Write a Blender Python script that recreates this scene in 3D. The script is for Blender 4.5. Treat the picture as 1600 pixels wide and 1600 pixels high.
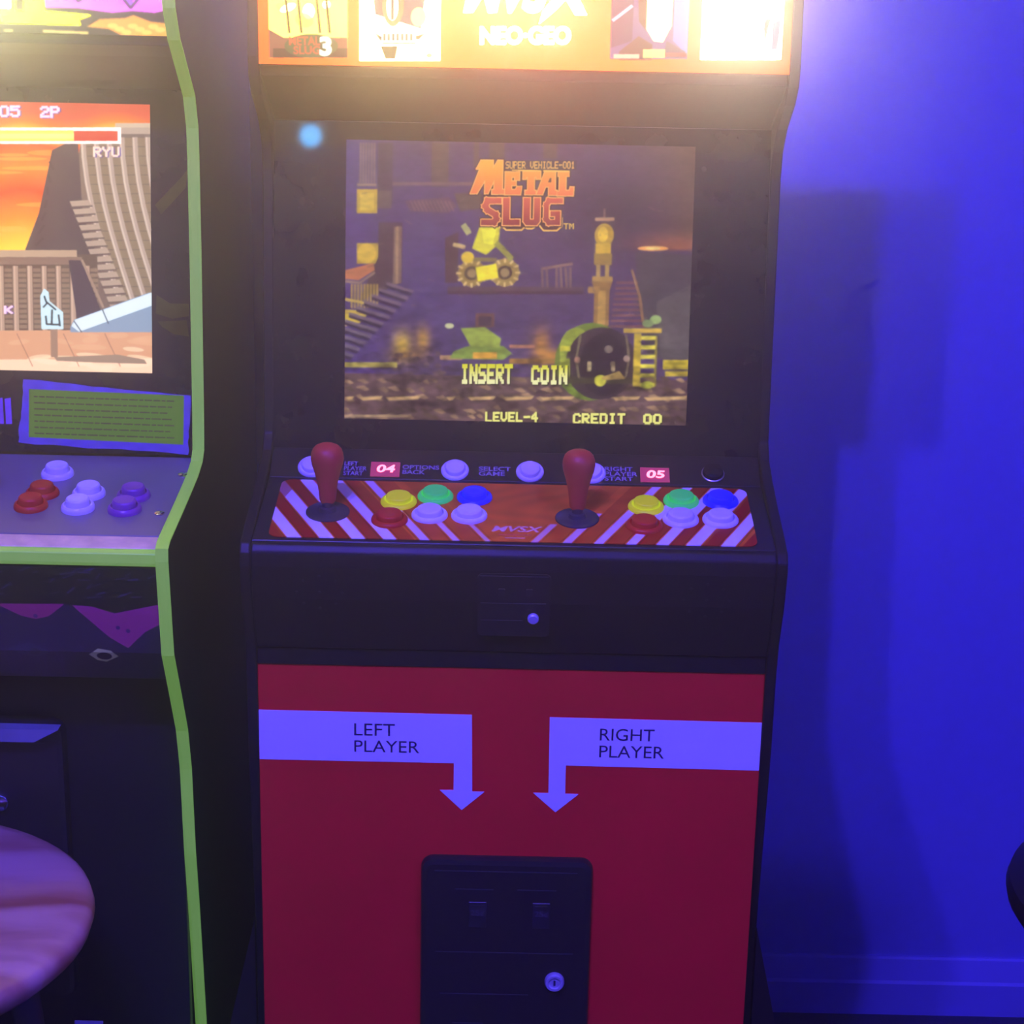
import bpy, bmesh, math, random
import numpy as np
from mathutils import Vector, Matrix

for o in list(bpy.data.objects):
    bpy.data.objects.remove(o)
scene = bpy.context.scene
C = scene.collection
R = math.radians

# ------------------------------------------------------------------ camera
cam_d = bpy.data.cameras.new('camera')
cam = bpy.data.objects.new('camera', cam_d)
C.objects.link(cam)
cam_d.sensor_width = 36.0
cam_d.lens = 36.0 * 3000.0 / 1600.0
cam_d.clip_start = 0.02
cam.matrix_world = Matrix.Translation((0, 0, 1.47)) @ Matrix.Rotation(R(90 - 17), 4, 'X') @ Matrix.Rotation(R(1.2), 4, 'Z')
scene.camera = cam

# ------------------------------------------------------------------ world: dark room with thin haze added to imitate lens glare around lit signs
world = bpy.data.worlds.new('world')
scene.world = world
world.use_nodes = True
wn = world.node_tree.nodes
wl = world.node_tree.links
for n in list(wn):
    wn.remove(n)
wo = wn.new('ShaderNodeOutputWorld')
wb = wn.new('ShaderNodeBackground')
wb.inputs['Color'].default_value = (0, 0, 0, 1)
wl.new(wb.outputs[0], wo.inputs['Surface'])
wv = wn.new('ShaderNodeVolumeScatter')
wv.inputs['Color'].default_value = (1.0, 1.0, 1.0, 1)
wv.inputs['Density'].default_value = 0.175
wv.inputs['Anisotropy'].default_value = 0.925
wl.new(wv.outputs[0], wo.inputs['Volume'])

# ------------------------------------------------------------------ lamps: blue LED lamps of the room and an added fill
def lamp(name, loc, power, color, radius, aim=None, size=100.0):
    d = bpy.data.lights.new(name, 'SPOT' if aim else 'POINT')
    d.energy = power
    d.color = color
    d.shadow_soft_size = radius
    o = bpy.data.objects.new(name, d)
    o.location = loc
    if aim:
        d.spot_size = R(size)
        d.spot_blend = 1.0
        o.rotation_euler = (Vector(aim) - Vector(loc)).to_track_quat('-Z', 'Y').to_euler()
    C.objects.link(o)
    return o
BLUE = (0.10, 0.062, 1.0)
lamp('ceiling_spotlight', (-0.553, 0.10, 2.665), 385, BLUE, 0.03, (0.15, 2.1, 0.25), 98)
lamp('ceiling_spotlight', (-0.300, 0.10, 2.665), 385, BLUE, 0.03, (0.15, 2.1, 0.25), 98)
lamp('fill_lamp', (1.75, -1.20, 2.45), 430, BLUE, 0.20)  # unseen fill, added to lift the shadows on the wall
lamp('rear_lamp', (-0.553, -1.35, 1.839), 3.0, (0.05, 0.45, 1.0), 0.028)

scene.view_settings.view_transform = 'Standard'
scene.view_settings.look = 'None'
scene.view_settings.exposure = 0.0
scene.view_settings.gamma = 1.0
scene.view_settings.use_curve_mapping = False
scene.cycles.max_bounces = 5
scene.cycles.volume_bounces = 0

# ------------------------------------------------------------------ materials
def lin(c):
    a = np.asarray(c, float) / 255.0
    return np.where(a <= 0.04045, a / 12.92, ((a + 0.055) / 1.055) ** 2.4)
def mat(name, col, rough=0.5, metal=0.0, spec=0.5, emit=None, es=1.0, noise=0.0, scale=30.0, bump=0.0, coat=0.0):
    m = bpy.data.materials.new(name)
    m.use_nodes = True
    nt = m.node_tree
    p = nt.nodes['Principled BSDF']
    p.inputs['Base Color'].default_value = (*col, 1)
    p.inputs['Roughness'].default_value = rough
    p.inputs['Metallic'].default_value = metal
    p.inputs['Specular IOR Level'].default_value = spec
    p.inputs['Coat Weight'].default_value = coat
    if emit is not None:
        p.inputs['Emission Color'].default_value = (*emit, 1)
        p.inputs['Emission Strength'].default_value = es
    if noise or bump:
        tc = nt.nodes.new('ShaderNodeTexCoord')
        nz = nt.nodes.new('ShaderNodeTexNoise')
        nz.inputs['Scale'].default_value = scale
        nz.inputs['Detail'].default_value = 5
        nt.links.new(tc.outputs['Object'], nz.inputs['Vector'])
        if noise:
            rp = nt.nodes.new('ShaderNodeValToRGB')
            rp.color_ramp.elements[0].position = 0.3
            rp.color_ramp.elements[1].position = 0.7
            rp.color_ramp.elements[0].color = (*[c * (1 - noise) for c in col], 1)
            rp.color_ramp.elements[1].color = (*[min(1, c * (1 + noise)) for c in col], 1)
            nt.links.new(nz.outputs['Fac'], rp.inputs['Fac'])
            nt.links.new(rp.outputs['Color'], p.inputs['Base Color'])
        if bump:
            bp = nt.nodes.new('ShaderNodeBump')
            bp.inputs['Strength'].default_value = bump
            bp.inputs['Distance'].default_value = 0.002
            nt.links.new(nz.outputs['Fac'], bp.inputs['Height'])
            nt.links.new(bp.outputs['Normal'], p.inputs['Normal'])
    return m

def tex_mat(name, img, strength=None, rough=0.4, spec=0.5):
    m = bpy.data.materials.new(name)
    m.use_nodes = True
    nt = m.node_tree
    p = nt.nodes['Principled BSDF']
    p.inputs['Roughness'].default_value = rough
    p.inputs['Specular IOR Level'].default_value = spec
    t = nt.nodes.new('ShaderNodeTexImage')
    t.image = img
    t.extension = 'EXTEND'
    if strength is None:
        nt.links.new(t.outputs['Color'], p.inputs['Base Color'])
    else:
        p.inputs['Base Color'].default_value = (0.004, 0.004, 0.004, 1)
        nt.links.new(t.outputs['Color'], p.inputs['Emission Color'])
        p.inputs['Emission Strength'].default_value = strength
    return m

M = {}
M['wall'] = mat('painted_wall', (0.20, 0.21, 0.62), 0.7, spec=0.2, noise=0.03, scale=60, bump=0.05)
M['darkwall'] = mat('dark_painted_wall', (0.06, 0.06, 0.12), 0.8, spec=0.1, noise=0.05, scale=40)
M['trim'] = mat('painted_trim', (0.24, 0.24, 0.66), 0.45, spec=0.4, noise=0.03)
M['ceil'] = mat('painted_ceiling', (0.5, 0.5, 0.6), 0.8, spec=0.1, noise=0.03)
M['floor'] = mat('dark_carpet', (0.05, 0.05, 0.10), 0.95, spec=0.1, noise=0.5, scale=300, bump=0.8)
M['black'] = mat('black_laminate', (0.010, 0.008, 0.010), 0.42, spec=0.2, noise=0.25, scale=200, bump=0.02)
M['blackgloss'] = mat('black_acrylic', (0.010, 0.008, 0.012), 0.035, spec=0.35, noise=0.1)
M['blackmetal'] = mat('black_textured_metal', (0.016, 0.014, 0.013), 0.38, spec=0.3, noise=0.3, scale=400, bump=0.05)
M['red'] = mat('red_printed_panel', (0.84, 0.010, 0.017), 0.5, spec=0.12, noise=0.05, scale=12)
M['white'] = mat('white_vinyl', (0.85, 0.84, 0.86), 0.45, spec=0.4, noise=0.02)
M['ink'] = mat('dark_print_ink', (0.03, 0.02, 0.06), 0.5, noise=0.05)
M['purpleink'] = mat('grey_print_ink', (0.34, 0.30, 0.38), 0.5, noise=0.05)
M['bat'] = mat('red_joystick_plastic', (0.55, 0.05, 0.025), 0.45, spec=0.3, noise=0.04)
M['washer'] = mat('black_plastic', (0.035, 0.033, 0.036), 0.35, noise=0.15)
M['bred'] = mat('red_button_plastic', (0.62, 0.03, 0.012), 0.4, spec=0.2, noise=0.04)
M['bwhite'] = mat('white_button_plastic', (0.80, 0.79, 0.82), 0.3, noise=0.02)
M['bblue'] = mat('blue_button_plastic', (0.02, 0.03, 0.75), 0.3, noise=0.04)
M['bpurple'] = mat('purple_button_plastic', (0.26, 0.02, 0.26), 0.3, noise=0.05)
# UV-reactive plastics: a fixed emission put in for their glow under blue lamps
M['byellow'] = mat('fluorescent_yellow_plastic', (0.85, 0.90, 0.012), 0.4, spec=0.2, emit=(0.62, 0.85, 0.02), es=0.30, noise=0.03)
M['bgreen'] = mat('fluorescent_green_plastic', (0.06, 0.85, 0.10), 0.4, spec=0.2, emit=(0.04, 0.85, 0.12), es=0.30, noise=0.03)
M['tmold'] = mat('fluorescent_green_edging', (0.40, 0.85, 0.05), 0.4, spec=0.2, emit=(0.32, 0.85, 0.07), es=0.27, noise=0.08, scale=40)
M['chrome'] = mat('chrome', (0.75, 0.75, 0.78), 0.18, metal=1.0, noise=0.03)
M['lock'] = mat('satin_nickel', (0.62, 0.62, 0.66), 0.4, metal=0.35, noise=0.08, scale=200)
M['steel'] = mat('brushed_steel', (0.62, 0.60, 0.62), 0.32, metal=0.9, noise=0.06)
M['ledpanel'] = mat('red_led_window', (0.30, 0.02, 0.05), 0.3, emit=(0.75, 0.06, 0.28), es=0.45, noise=0.05)
M['leddigit'] = mat('red_led_digit', (0.9, 0.2, 0.2), 0.3, emit=(1.0, 0.20, 0.20), es=4.0, noise=0.02)
M['deckpurple'] = mat('grey_acrylic_overlay', (0.19, 0.18, 0.15), 0.25, spec=0.4, noise=0.10, scale=18)
M['marble'] = mat('pale_printed_edge', (0.85, 0.66, 0.30), 0.5, spec=0.15, noise=0.22, scale=55)
M['darkbody'] = mat('black_seat_vinyl', (0.012, 0.011, 0.013), 0.35, noise=0.2, scale=120, bump=0.1)
M['litbevel'] = mat('lit_bevel_grey', (0.20, 0.24, 0.26), 0.35, spec=0.5, noise=0.1)  # paler grey stands in for light caught on the coin door bevel
M['plate'] = mat('pale_plate', (0.7, 0.7, 0.72), 0.4, noise=0.04)

def wood_mat():
    m = bpy.data.materials.new('worn_wood')
    m.use_nodes = True
    nt = m.node_tree
    p = nt.nodes['Principled BSDF']
    p.inputs['Roughness'].default_value = 0.38
    p.inputs['Specular IOR Level'].default_value = 0.45
    tc = nt.nodes.new('ShaderNodeTexCoord')
    mp = nt.nodes.new('ShaderNodeMapping')
    mp.inputs['Scale'].default_value = (1.6, 9.0, 4.0)
    mp.inputs['Rotation'].default_value = (0, 0, R(-10))
    nz = nt.nodes.new('ShaderNodeTexNoise')
    nz.inputs['Scale'].default_value = 2.4
    nz.inputs['Detail'].default_value = 6
    nz.inputs['Distortion'].default_value = 0.6
    rp = nt.nodes.new('ShaderNodeValToRGB')
    e = rp.color_ramp.elements
    e[0].position, e[0].color = 0.36, (0.36, 0.13, 0.06, 1)
    e[1].position, e[1].color = 0.64, (0.62, 0.36, 0.24, 1)
    nt.links.new(tc.outputs['Object'], mp.inputs['Vector'])
    nt.links.new(mp.outputs['Vector'], nz.inputs['Vector'])
    nt.links.new(nz.outputs['Fac'], rp.inputs['Fac'])
    nt.links.new(rp.outputs['Color'], p.inputs['Base Color'])
    return m
M['wood'] = wood_mat()

# ------------------------------------------------------------------ mesh helpers
def link(name, me, m, parent=None, smooth=False):
    o = bpy.data.objects.new(name, me)
    C.objects.link(o)
    if m is not None:
        me.materials.append(m)
    if smooth:
        for p in me.polygons:
            p.use_smooth = True
        me.set_sharp_from_angle(angle=R(38))
    if parent is not None:
        o.parent = parent
        # geometry is written in room coordinates; every root stays unrotated
        off = Vector((0, 0, 0))
        q = parent
        while q is not None:
            off += Vector(q.location)
            q = q.parent
        o.location = -off
    return o
def from_bm(name, bm, m, parent=None, smooth=False):
    bmesh.ops.recalc_face_normals(bm, faces=bm.faces)
    me = bpy.data.meshes.new(name)
    bm.to_mesh(me)
    bm.free()
    return link(name, me, m, parent, smooth)
def bevel(bm, w, seg=2, ang=30):
    es = [e for e in bm.edges if len(e.link_faces) == 2 and e.calc_face_angle(0) > R(ang)]
    if w > 0 and es:
        bmesh.ops.bevel(bm, geom=es, offset=w, segments=seg, affect='EDGES', profile=0.5, clamp_overlap=True)
def prism_bm(pts, vec):
    """closed planar polygon pts (3D) extruded by vec"""
    bm = bmesh.new()
    a = [bm.verts.new(p) for p in pts]
    v = Vector(vec)
    b = [bm.verts.new(Vector(p) + v) for p in pts]
    n = len(pts)
    bm.faces.new(a)
    bm.faces.new(list(reversed(b)))
    for i in range(n):
        bm.faces.new((a[i], b[i], b[(i + 1) % n], a[(i + 1) % n]))
    return bm
def prism_x(name, x0, x1, prof, m, parent, bev=0.0, seg=2, ang=30):
    bm = prism_bm([(x0, d, h) for d, h in prof], (x1 - x0, 0, 0))
    bmesh.ops.recalc_face_normals(bm, faces=bm.faces)
    bevel(bm, bev, seg, ang)
    return from_bm(name, bm, m, parent)
def box(name, lo, hi, m, parent=None, bev=0.0, seg=2):
    bm = prism_bm([(lo[0], lo[1], lo[2]), (hi[0], lo[1], lo[2]), (hi[0], hi[1], lo[2]), (lo[0], hi[1], lo[2])], (0, 0, hi[2] - lo[2]))
    bmesh.ops.recalc_face_normals(bm, faces=bm.faces)
    bevel(bm, bev, seg)
    return from_bm(name, bm, m, parent)
def plane_pt(o, u, v, a, b):
    return Vector(o) + Vector(u) * a + Vector(v) * b
def decal(name, pts2, o, u, v, m, parent, thick=0.0006, uvbox=None):
    """flat thin piece in plane (o,u,v): outline pts2, raised by thick; uvbox maps (a,b) to 0..1"""
    u = Vector(u).normalized(); v = Vector(v).normalized()
    n = u.cross(v).normalized()
    bm = prism_bm([plane_pt(o, u, v, a, b) for a, b in pts2], n * thick)
    bmesh.ops.recalc_face_normals(bm, faces=bm.faces)
    if uvbox:
        lay = bm.loops.layers.uv.new('UVMap')
        a0, b0, a1, b1 = uvbox
        O = Vector(o)
        for f in bm.faces:
            for l in f.loops:
                w = l.vert.co - O
                l[lay].uv = ((w.dot(u) - a0) / (a1 - a0), (w.dot(v) - b0) / (b1 - b0))
    return from_bm(name, bm, m, parent)
def rrect(a0, b0, a1, b1, r, n=5):
    pts = []
    for cx, cy, s in ((a1 - r, b1 - r, 0), (a0 + r, b1 - r, 90), (a0 + r, b0 + r, 180), (a1 - r, b0 + r, 270)):
        for i in range(n + 1):
            t = R(s + 90 * i / n)
            pts.append((cx + r * math.cos(t), cy + r * math.sin(t)))
    return pts
def lathe(name, prof, o, axis, m, parent=None, seg=32, smooth=True):
    """revolve (radius, height) about axis through o"""
    z = Vector(axis).normalized()
    x = z.orthogonal().normalized()
    y = z.cross(x)
    O = Vector(o)
    bm = bmesh.new()
    rings = []
    for r, h in prof:
        if r < 1e-6:
            rings.append([bm.verts.new(O + z * h)])
        else:
            rings.append([bm.verts.new(O + z * h + x * r * math.cos(2 * math.pi * i / seg) + y * r * math.sin(2 * math.pi * i / seg)) for i in range(seg)])
    for a, b in zip(rings, rings[1:]):
        for i in range(seg):
            j = (i + 1) % seg
            if len(a) == 1 and len(b) == 1:
                continue
            if len(a) == 1:
                bm.faces.new((a[0], b[i], b[j]))
            elif len(b) == 1:
                bm.faces.new((a[i], b[0], a[j]))
            else:
                bm.faces.new((a[i], b[i], b[j], a[j]))
    if len(rings[0]) > 1:
        bm.faces.new(rings[0])
    if len(rings[-1]) > 1:
        bm.faces.new(rings[-1])
    o_ = from_bm(name, bm, m, parent, smooth)
    return o_
def tube(name, pts, r0, m, parent=None, r1=None, seg=14, closed=False):
    bm = bmesh.new()
    rings = []
    P = [Vector(p) for p in pts]
    n = len(P)
    for i, p in enumerate(P):
        if closed:
            t = (P[(i + 1) % n] - P[i - 1]).normalized()
        else:
            t = (P[min(i + 1, n - 1)] - P[max(i - 1, 0)]).normalized()
        x = t.cross(Vector((0, 0, 1)))
        x = x.normalized() if x.length > 1e-4 else Vector((1, 0, 0))
        y = t.cross(x)
        r = r0 if r1 is None else r0 + (r1 - r0) * i / (n - 1)
        rings.append([bm.verts.new(p + x * r * math.cos(2 * math.pi * k / seg) + y * r * math.sin(2 * math.pi * k / seg)) for k in range(seg)])
    pairs = list(zip(rings, rings[1:])) + ([(rings[-1], rings[0])] if closed else [])
    for a, b in pairs:
        for k in range(seg):
            bm.faces.new((a[k], b[k], b[(k + 1) % seg], a[(k + 1) % seg]))
    if not closed:
        bm.faces.new(rings[0]); bm.faces.new(rings[-1])
    return from_bm(name, bm, m, parent, True)
_txt = {}
def text_geo(s, bold=0.0, shear=0.0, space=1.0, line=1.0):
    """vertices (2D) and triangles of a line of text in the built-in font"""
    k = (s, bold, shear, space, line)
    if k in _txt:
        return _txt[k]
    cu = bpy.data.curves.new('lettering', 'FONT')
    cu.body = s
    cu.offset = bold
    cu.shear = shear
    cu.space_character = space
    cu.space_line = line
    cu.resolution_u = 4
    ob = bpy.data.objects.new('lettering', cu)
    C.objects.link(ob)
    dg = bpy.context.evaluated_depsgraph_get()
    me = bpy.data.meshes.new_from_object(ob.evaluated_get(dg))
    v = np.array([p.co[:2] for p in me.vertices])
    me.calc_loop_triangles()
    t = [tuple(x.vertices) for x in me.loop_triangles]
    bpy.data.objects.remove(ob)
    bpy.data.curves.remove(cu)
    bpy.data.meshes.remove(me)
    v = (v - v.min(0)) / (v.max(0) - v.min(0))
    _txt[k] = (v, t)
    return _txt[k]
def text_decal(name, s, a0, b0, a1, b1, o, u, v, m, parent, lift=0.0008, **kw):
    V, T = text_geo(s, **kw)
    u = Vector(u).normalized(); v = Vector(v).normalized()
    n = u.cross(v).normalized()
    O = Vector(o) + n * lift
    vs = [O + u * (a0 + x * (a1 - a0)) + v * (b0 + y * (b1 - b0)) for x, y in V]
    me = bpy.data.meshes.new(name)
    me.from_pydata([tuple(p) for p in vs], [], T)
    return link(name, me, m, parent)

def thing(name, loc, label, cat, group=None):
    o = bpy.data.objects.new(name, None)
    o.empty_display_size = 0.1
    C.objects.link(o)
    o.location = loc
    tag(o, label, cat, group)
    return o
def tag(o, label, cat, group=None, kind=None):
    o['label'] = label
    o['category'] = cat
    if group: o['group'] = group
    if kind: o['kind'] = kind
    return o
def struct(o, label):
    o['kind'] = 'structure'
    o['label'] = label
    return o

# ------------------------------------------------------------------ flat print: a small painter for screens and printed panels
class Canvas:
    """w x h pixels; drawing coordinates given by box (x0,y0,x1,y1), y down, shear = rise of y per x"""
    def __init__(s, w, h, bx, bg=(0, 0, 0), shear=0.0):
        s.w, s.h, s.bx, s.sh = w, h, bx, shear
        s.a = np.zeros((h, w, 3)) + lin(bg)
    def t(s, pts):
        x0, y0, x1, y1 = s.bx
        p = np.asarray(pts, float)
        yy = p[:, 1] - (p[:, 0] - x0) * s.sh
        return np.stack([(p[:, 0] - x0) / (x1 - x0) * s.w, (yy - y0) / (y1 - y0) * s.h], 1)
    def grids(s):
        x0, y0, x1, y1 = s.bx
        X = x0 + (np.arange(s.w) + 0.5) / s.w * (x1 - x0)
        Y = y0 + (np.arange(s.h) + 0.5) / s.h * (y1 - y0)
        X, Y = np.meshgrid(X, Y)
        return X, Y + (X - x0) * s.sh
    def mask(s, pts):
        q = s.t(pts)
        lo = np.floor(q.min(0)).astype(int) - 1
        hi = np.ceil(q.max(0)).astype(int) + 2
        lo = np.maximum(lo, 0); hi = np.minimum(hi, (s.w, s.h))
        if (hi <= lo).any():
            return None
        acc = 0
        for ox, oy in ((.25, .25), (.75, .25), (.25, .75), (.75, .75)):
            X, Y = np.meshgrid(np.arange(lo[0], hi[0]) + ox, np.arange(lo[1], hi[1]) + oy)
            ins = np.zeros(X.shape, bool)
            for (xa, ya), (xb, yb) in zip(q, np.roll(q, -1, 0)):
                if ya == yb:
                    continue
                c = (ya > Y) != (yb > Y)
                ins ^= c & (X < (xb - xa) * (Y - ya) / (yb - ya) + xa)
            acc = acc + ins * 0.25
        return acc, (slice(lo[1], hi[1]), slice(lo[0], hi[0]))
    def poly(s, pts, col, al=1.0):
        r = s.mask(pts)
        if r is None:
            return
        m, sl = r
        m = (m * al)[..., None]
        c = col if isinstance(col, np.ndarray) else lin(col)
        if c.ndim == 3:
            c = c[sl]
        s.a[sl] = s.a[sl] * (1 - m) + c * m
    def rect(s, x0, y0, x1, y1, col, al=1.0):
        s.poly([(x0, y0), (x1, y0), (x1, y1), (x0, y1)], col, al)
    def ell(s, cx, cy, rx, ry, col, al=1.0, rot=0.0, n=28):
        c, d = math.cos(R(rot)), math.sin(R(rot))
        s.poly([(cx + rx * math.cos(t) * c - ry * math.sin(t) * d, cy + rx * math.cos(t) * d + ry * math.sin(t) * c) for t in np.linspace(0, 2 * math.pi, n, False)], col, al)
    def line(s, pts, w, col, al=1.0, cap=False):
        P = np.asarray(pts, float)
        for a, b in zip(P, P[1:]):
            d = b - a
            L = np.hypot(*d)
            if L < 1e-9:
                continue
            d /= L
            n = np.array([-d[1], d[0]]) * w / 2
            e = d * w / 2 * (0.98 if cap else 0.35)
            s.poly([a - e + n, b + e + n, b + e - n, a - e - n], col, al)
    def text(s, st, x0, y0, x1, y1, col, al=1.0, **kw):
        V, T = text_geo(st, **kw)
        P = np.stack([x0 + V[:, 0] * (x1 - x0), y1 + V[:, 1] * (y0 - y1)], 1)
        for t in T:
            s.poly(P[list(t)], col, al)
    def bits(s, st, x0, y0, x1, y1, col, grow=0.15, gap=0.9):
        n = len(st)
        cw = (x1 - x0) / (n * 5 + (n - 1) * gap)
        ch = (y1 - y0) / 7
        for i, c in enumerate(st):
            g = FONT.get(c)
            if not g:
                continue
            ox = x0 + i * (5 + gap) * cw
            for r_, row in enumerate(g):
                k = 0
                while k < 5:
                    if row >> (4 - k) & 1:
                        j = k
                        while j < 4 and row >> (3 - j) & 1:
                            j += 1
                        s.rect(ox + (k - grow) * cw, y0 + (r_ - grow) * ch, ox + (j + 1 + grow) * cw, y0 + (r_ + 1 + grow) * ch, col)
                        k = j + 1
                    else:
                        k += 1
    def blur(s, r, sl=None):
        a = s.a if sl is None else s.a[sl]
        k = np.exp(-0.5 * (np.arange(-3 * r, 3 * r + 1) / r) ** 2)
        k /= k.sum()
        n = len(k) // 2
        for ax in (0, 1):
            p = np.pad(a, [(n, n) if i == ax else (0, 0) for i in range(3)], mode='edge')
            L = a.shape[ax]
            a = sum(w * (p[i:i + L] if ax == 0 else p[:, i:i + L]) for i, w in enumerate(k))
        if sl is None:
            s.a = a
        else:
            s.a[sl] = a
    def image(s, name):
        im = bpy.data.images.new(name, s.w, s.h, float_buffer=True)
        im.colorspace_settings.name = 'Linear Rec.709'
        px = np.ones((s.h, s.w, 4), np.float32)
        px[..., :3] = s.a[::-1]
        im.pixels.foreach_set(px.ravel())
        im.update()
        im.pack()
        return im
FONT = {'A': (14, 17, 17, 31, 17, 17, 17), 'C': (14, 17, 16, 16, 16, 17, 14), 'D': (30, 17, 17, 17, 17, 17, 30), 'E': (31, 16, 16, 30, 16, 16, 31),
        'H': (17, 17, 17, 31, 17, 17, 17), 'I': (14, 4, 4, 4, 4, 4, 14), 'L': (16, 16, 16, 16, 16, 16, 31), 'N': (17, 25, 25, 21, 19, 19, 17),
        'O': (14, 17, 17, 17, 17, 17, 14), 'P': (30, 17, 17, 30, 16, 16, 16), 'R': (30, 17, 17, 30, 20, 18, 17), 'S': (15, 16, 16, 14, 1, 1, 30),
        'T': (31, 4, 4, 4, 4, 4, 4), 'U': (17, 17, 17, 17, 17, 17, 14), 'V': (17, 17, 17, 17, 17, 10, 4), 'Y': (17, 17, 10, 4, 4, 4, 4),
        'M': (17, 27, 21, 21, 17, 17, 17), 'K': (17, 18, 20, 24, 20, 18, 17), '-': (0, 0, 0, 31, 0, 0, 0), '0': (14, 17, 17, 17, 17, 17, 14),
        '1': (4, 12, 4, 4, 4, 4, 14), '2': (14, 17, 1, 6, 8, 16, 31), '4': (2, 6, 10, 18, 31, 2, 2), '5': (31, 16, 30, 1, 1, 17, 14)}
rnd = random.Random(4)

def paint_main_screen():
    c = Canvas(760, 608, (540, 218, 1084, 656), (74, 55, 100), 0.0205)
    X, Y = c.grids()
    def wash(f, col):
        f = np.clip(f, 0, 1)[..., None]
        c.a = c.a * (1 - f) + lin(col) * f
    wash(np.exp(-((X - 540) / 60) ** 2) * 0.8, (70, 48, 120))
    wash(np.exp(-(((X - 680) / 110) ** 2 + ((Y - 440) / 130) ** 2)) * 0.6, (66, 50, 118))
    # right: hazy dusk sky, smoke, glow on the horizon, slate ground below
    wash(np.clip((X - 960) / 110, 0, 1) * np.clip((395 - Y) / 30, 0, 1), (92, 66, 62))
    wash(np.exp(-(((X - 960) / 88) ** 2 + ((Y - 325) / 80) ** 2)) * 0.9, (48, 36, 60))
    wash(np.exp(-(((X - 1060) / 60) ** 2 + ((Y - 383) / 16) ** 2)) * np.clip((392 - Y) / 6, 0, 1) * 0.9, (150, 86, 60))
    c.ell(1022, 386, 24, 3.5, (250, 170, 80)); c.ell(1022, 386, 12, 2, (255, 225, 140))
    c.poly([(995, 392), (1090, 396), (1090, 560), (1020, 560), (1000, 470)], (64, 58, 72))
    c.poly([(1030, 470), (1090, 440), (1090, 560), (1040, 560)], (84, 78, 84))
    # left: broken town front
    for k in range(6):
        c.rect(560 + k * 4.4, 222, 562.4 + k * 4.4, 284, (128, 104, 100))
    c.rect(588, 222, 612, 318, (70, 52, 74))
    for x0, x1, y1 in ((672, 699, 290), (762, 786, 246), (846, 868, 246), (738, 746, 260)):
        c.rect(x0, 222, x1, y1, (86, 68, 70))
    c.rect(612, 283, 740, 288, (118, 92, 96)); c.rect(556, 285, 586, 289, (150, 130, 110))
    c.poly([(631, 312), (700, 306), (712, 320), (700, 331), (640, 328)], (90, 64, 84))
    for k in range(11):
        c.line([(640 + k * 6, 312), (648 + k * 6, 328)], 1.6, (130, 98, 104))
    c.poly([(708, 300), (752, 300), (752, 324), (718, 328)], (84, 70, 66))
    c.rect(589, 296, 610, 324, (96, 78, 80)); c.rect(556, 294, 588, 331, (196, 162, 52)); c.rect(561, 300, 583, 326, (222, 188, 70))
    c.rect(540, 350, 580, 372, (74, 50, 118))
    c.rect(557, 378, 590, 410, (186, 152, 50)); c.ell(572, 394, 15, 16, (214, 176, 62))
    c.poly([(590, 345), (628, 345), (628, 440), (560, 470), (590, 400)], (70, 48, 64))
    c.rect(614, 352, 627, 441, (120, 92, 82)); c.rect(618, 352, 622, 441, (156, 124, 96))
    c.poly([(540, 420), (583, 409), (585, 420), (560, 436), (540, 434)], (188, 112, 74))
    c.line([(540, 438), (562, 440), (585, 424)], 3, (150, 126, 108))
    c.poly([(695, 370), (716, 360), (716, 440), (696, 440)], (72, 46, 58))
    for k in range(9):
        c.rect(548 + k * 5, 442, 550.5 + k * 5, 480, (176, 146, 66))
    c.line([(540, 466), (560, 470), (586, 476)], 4, (206, 176, 84))
    c.line([(540, 485), (575, 487)], 5, (200, 170, 60)); c.poly([(540, 488), (574, 490), (558, 508), (540, 508)], (206, 178, 62))
    # flight of steps falling to the lower left
    for k in range(11):
        x = 648 - k * 9.4
        y = 452 + k * 10.2
        w = 44 + k * 2.5
        c.poly([(x - w, y - w * 0.30), (x, y), (x - 3, y + 4.5), (x - w, y - w * 0.30 + 4.5)], (112 - k * 1, 90, 112))
        c.poly([(x - w, y - w * 0.30 + 4.5), (x - 3, y + 4.5), (x - 6, y + 9), (x - w, y - w * 0.30 + 9)], (44, 32, 62))
    c.rect(700, 446, 915, 453, (84, 60, 74)); c.rect(700, 453, 915, 458, (70, 44, 58))
    # timber ruin
    c.line([(848, 418), (896, 410)], 4, (140, 108, 92))
    for x0 in (850, 858, 872, 880, 888, 894):
        c.line([(x0 + rnd.uniform(-3, 3), 416), (x0, 447)], 3, (120, 92, 80))
    # pillar with a gilded ornament
    c.poly([(928, 438), (960, 438), (956, 452), (956, 508), (932, 508), (932, 452)], (150, 112, 60))
    c.rect(938, 452, 950, 508, (186, 144, 74)); c.rect(922, 446, 940, 456, (170, 130, 72))
    c.ell(945, 365, 15, 18, (190, 150, 48)); c.ell(943, 364, 8, 12, (236, 196, 60)); c.rect(932, 378, 956, 394, (206, 166, 50))
    c.rect(930, 394, 958, 412, (150, 120, 54)); c.rect(934, 412, 940, 434, (170, 140, 80)); c.rect(948, 412, 954, 434, (170, 140, 80))
    c.rect(930, 338, 960, 343, (180, 140, 110)); c.rect(943, 324, 946, 338, (140, 110, 100)); c.rect(928, 430, 960, 438, (166, 130, 66))
    # reddish steps at the foot of the pillar
    for k in range(9):
        c.rect(966 - k, 438 + k * 8.6, 1000 + k * 1.6, 441.5 + k * 8.6, (120, 76, 76))
    c.line([(990, 420), (1004, 462), (1010, 500)], 4, (140, 104, 70))
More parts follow.
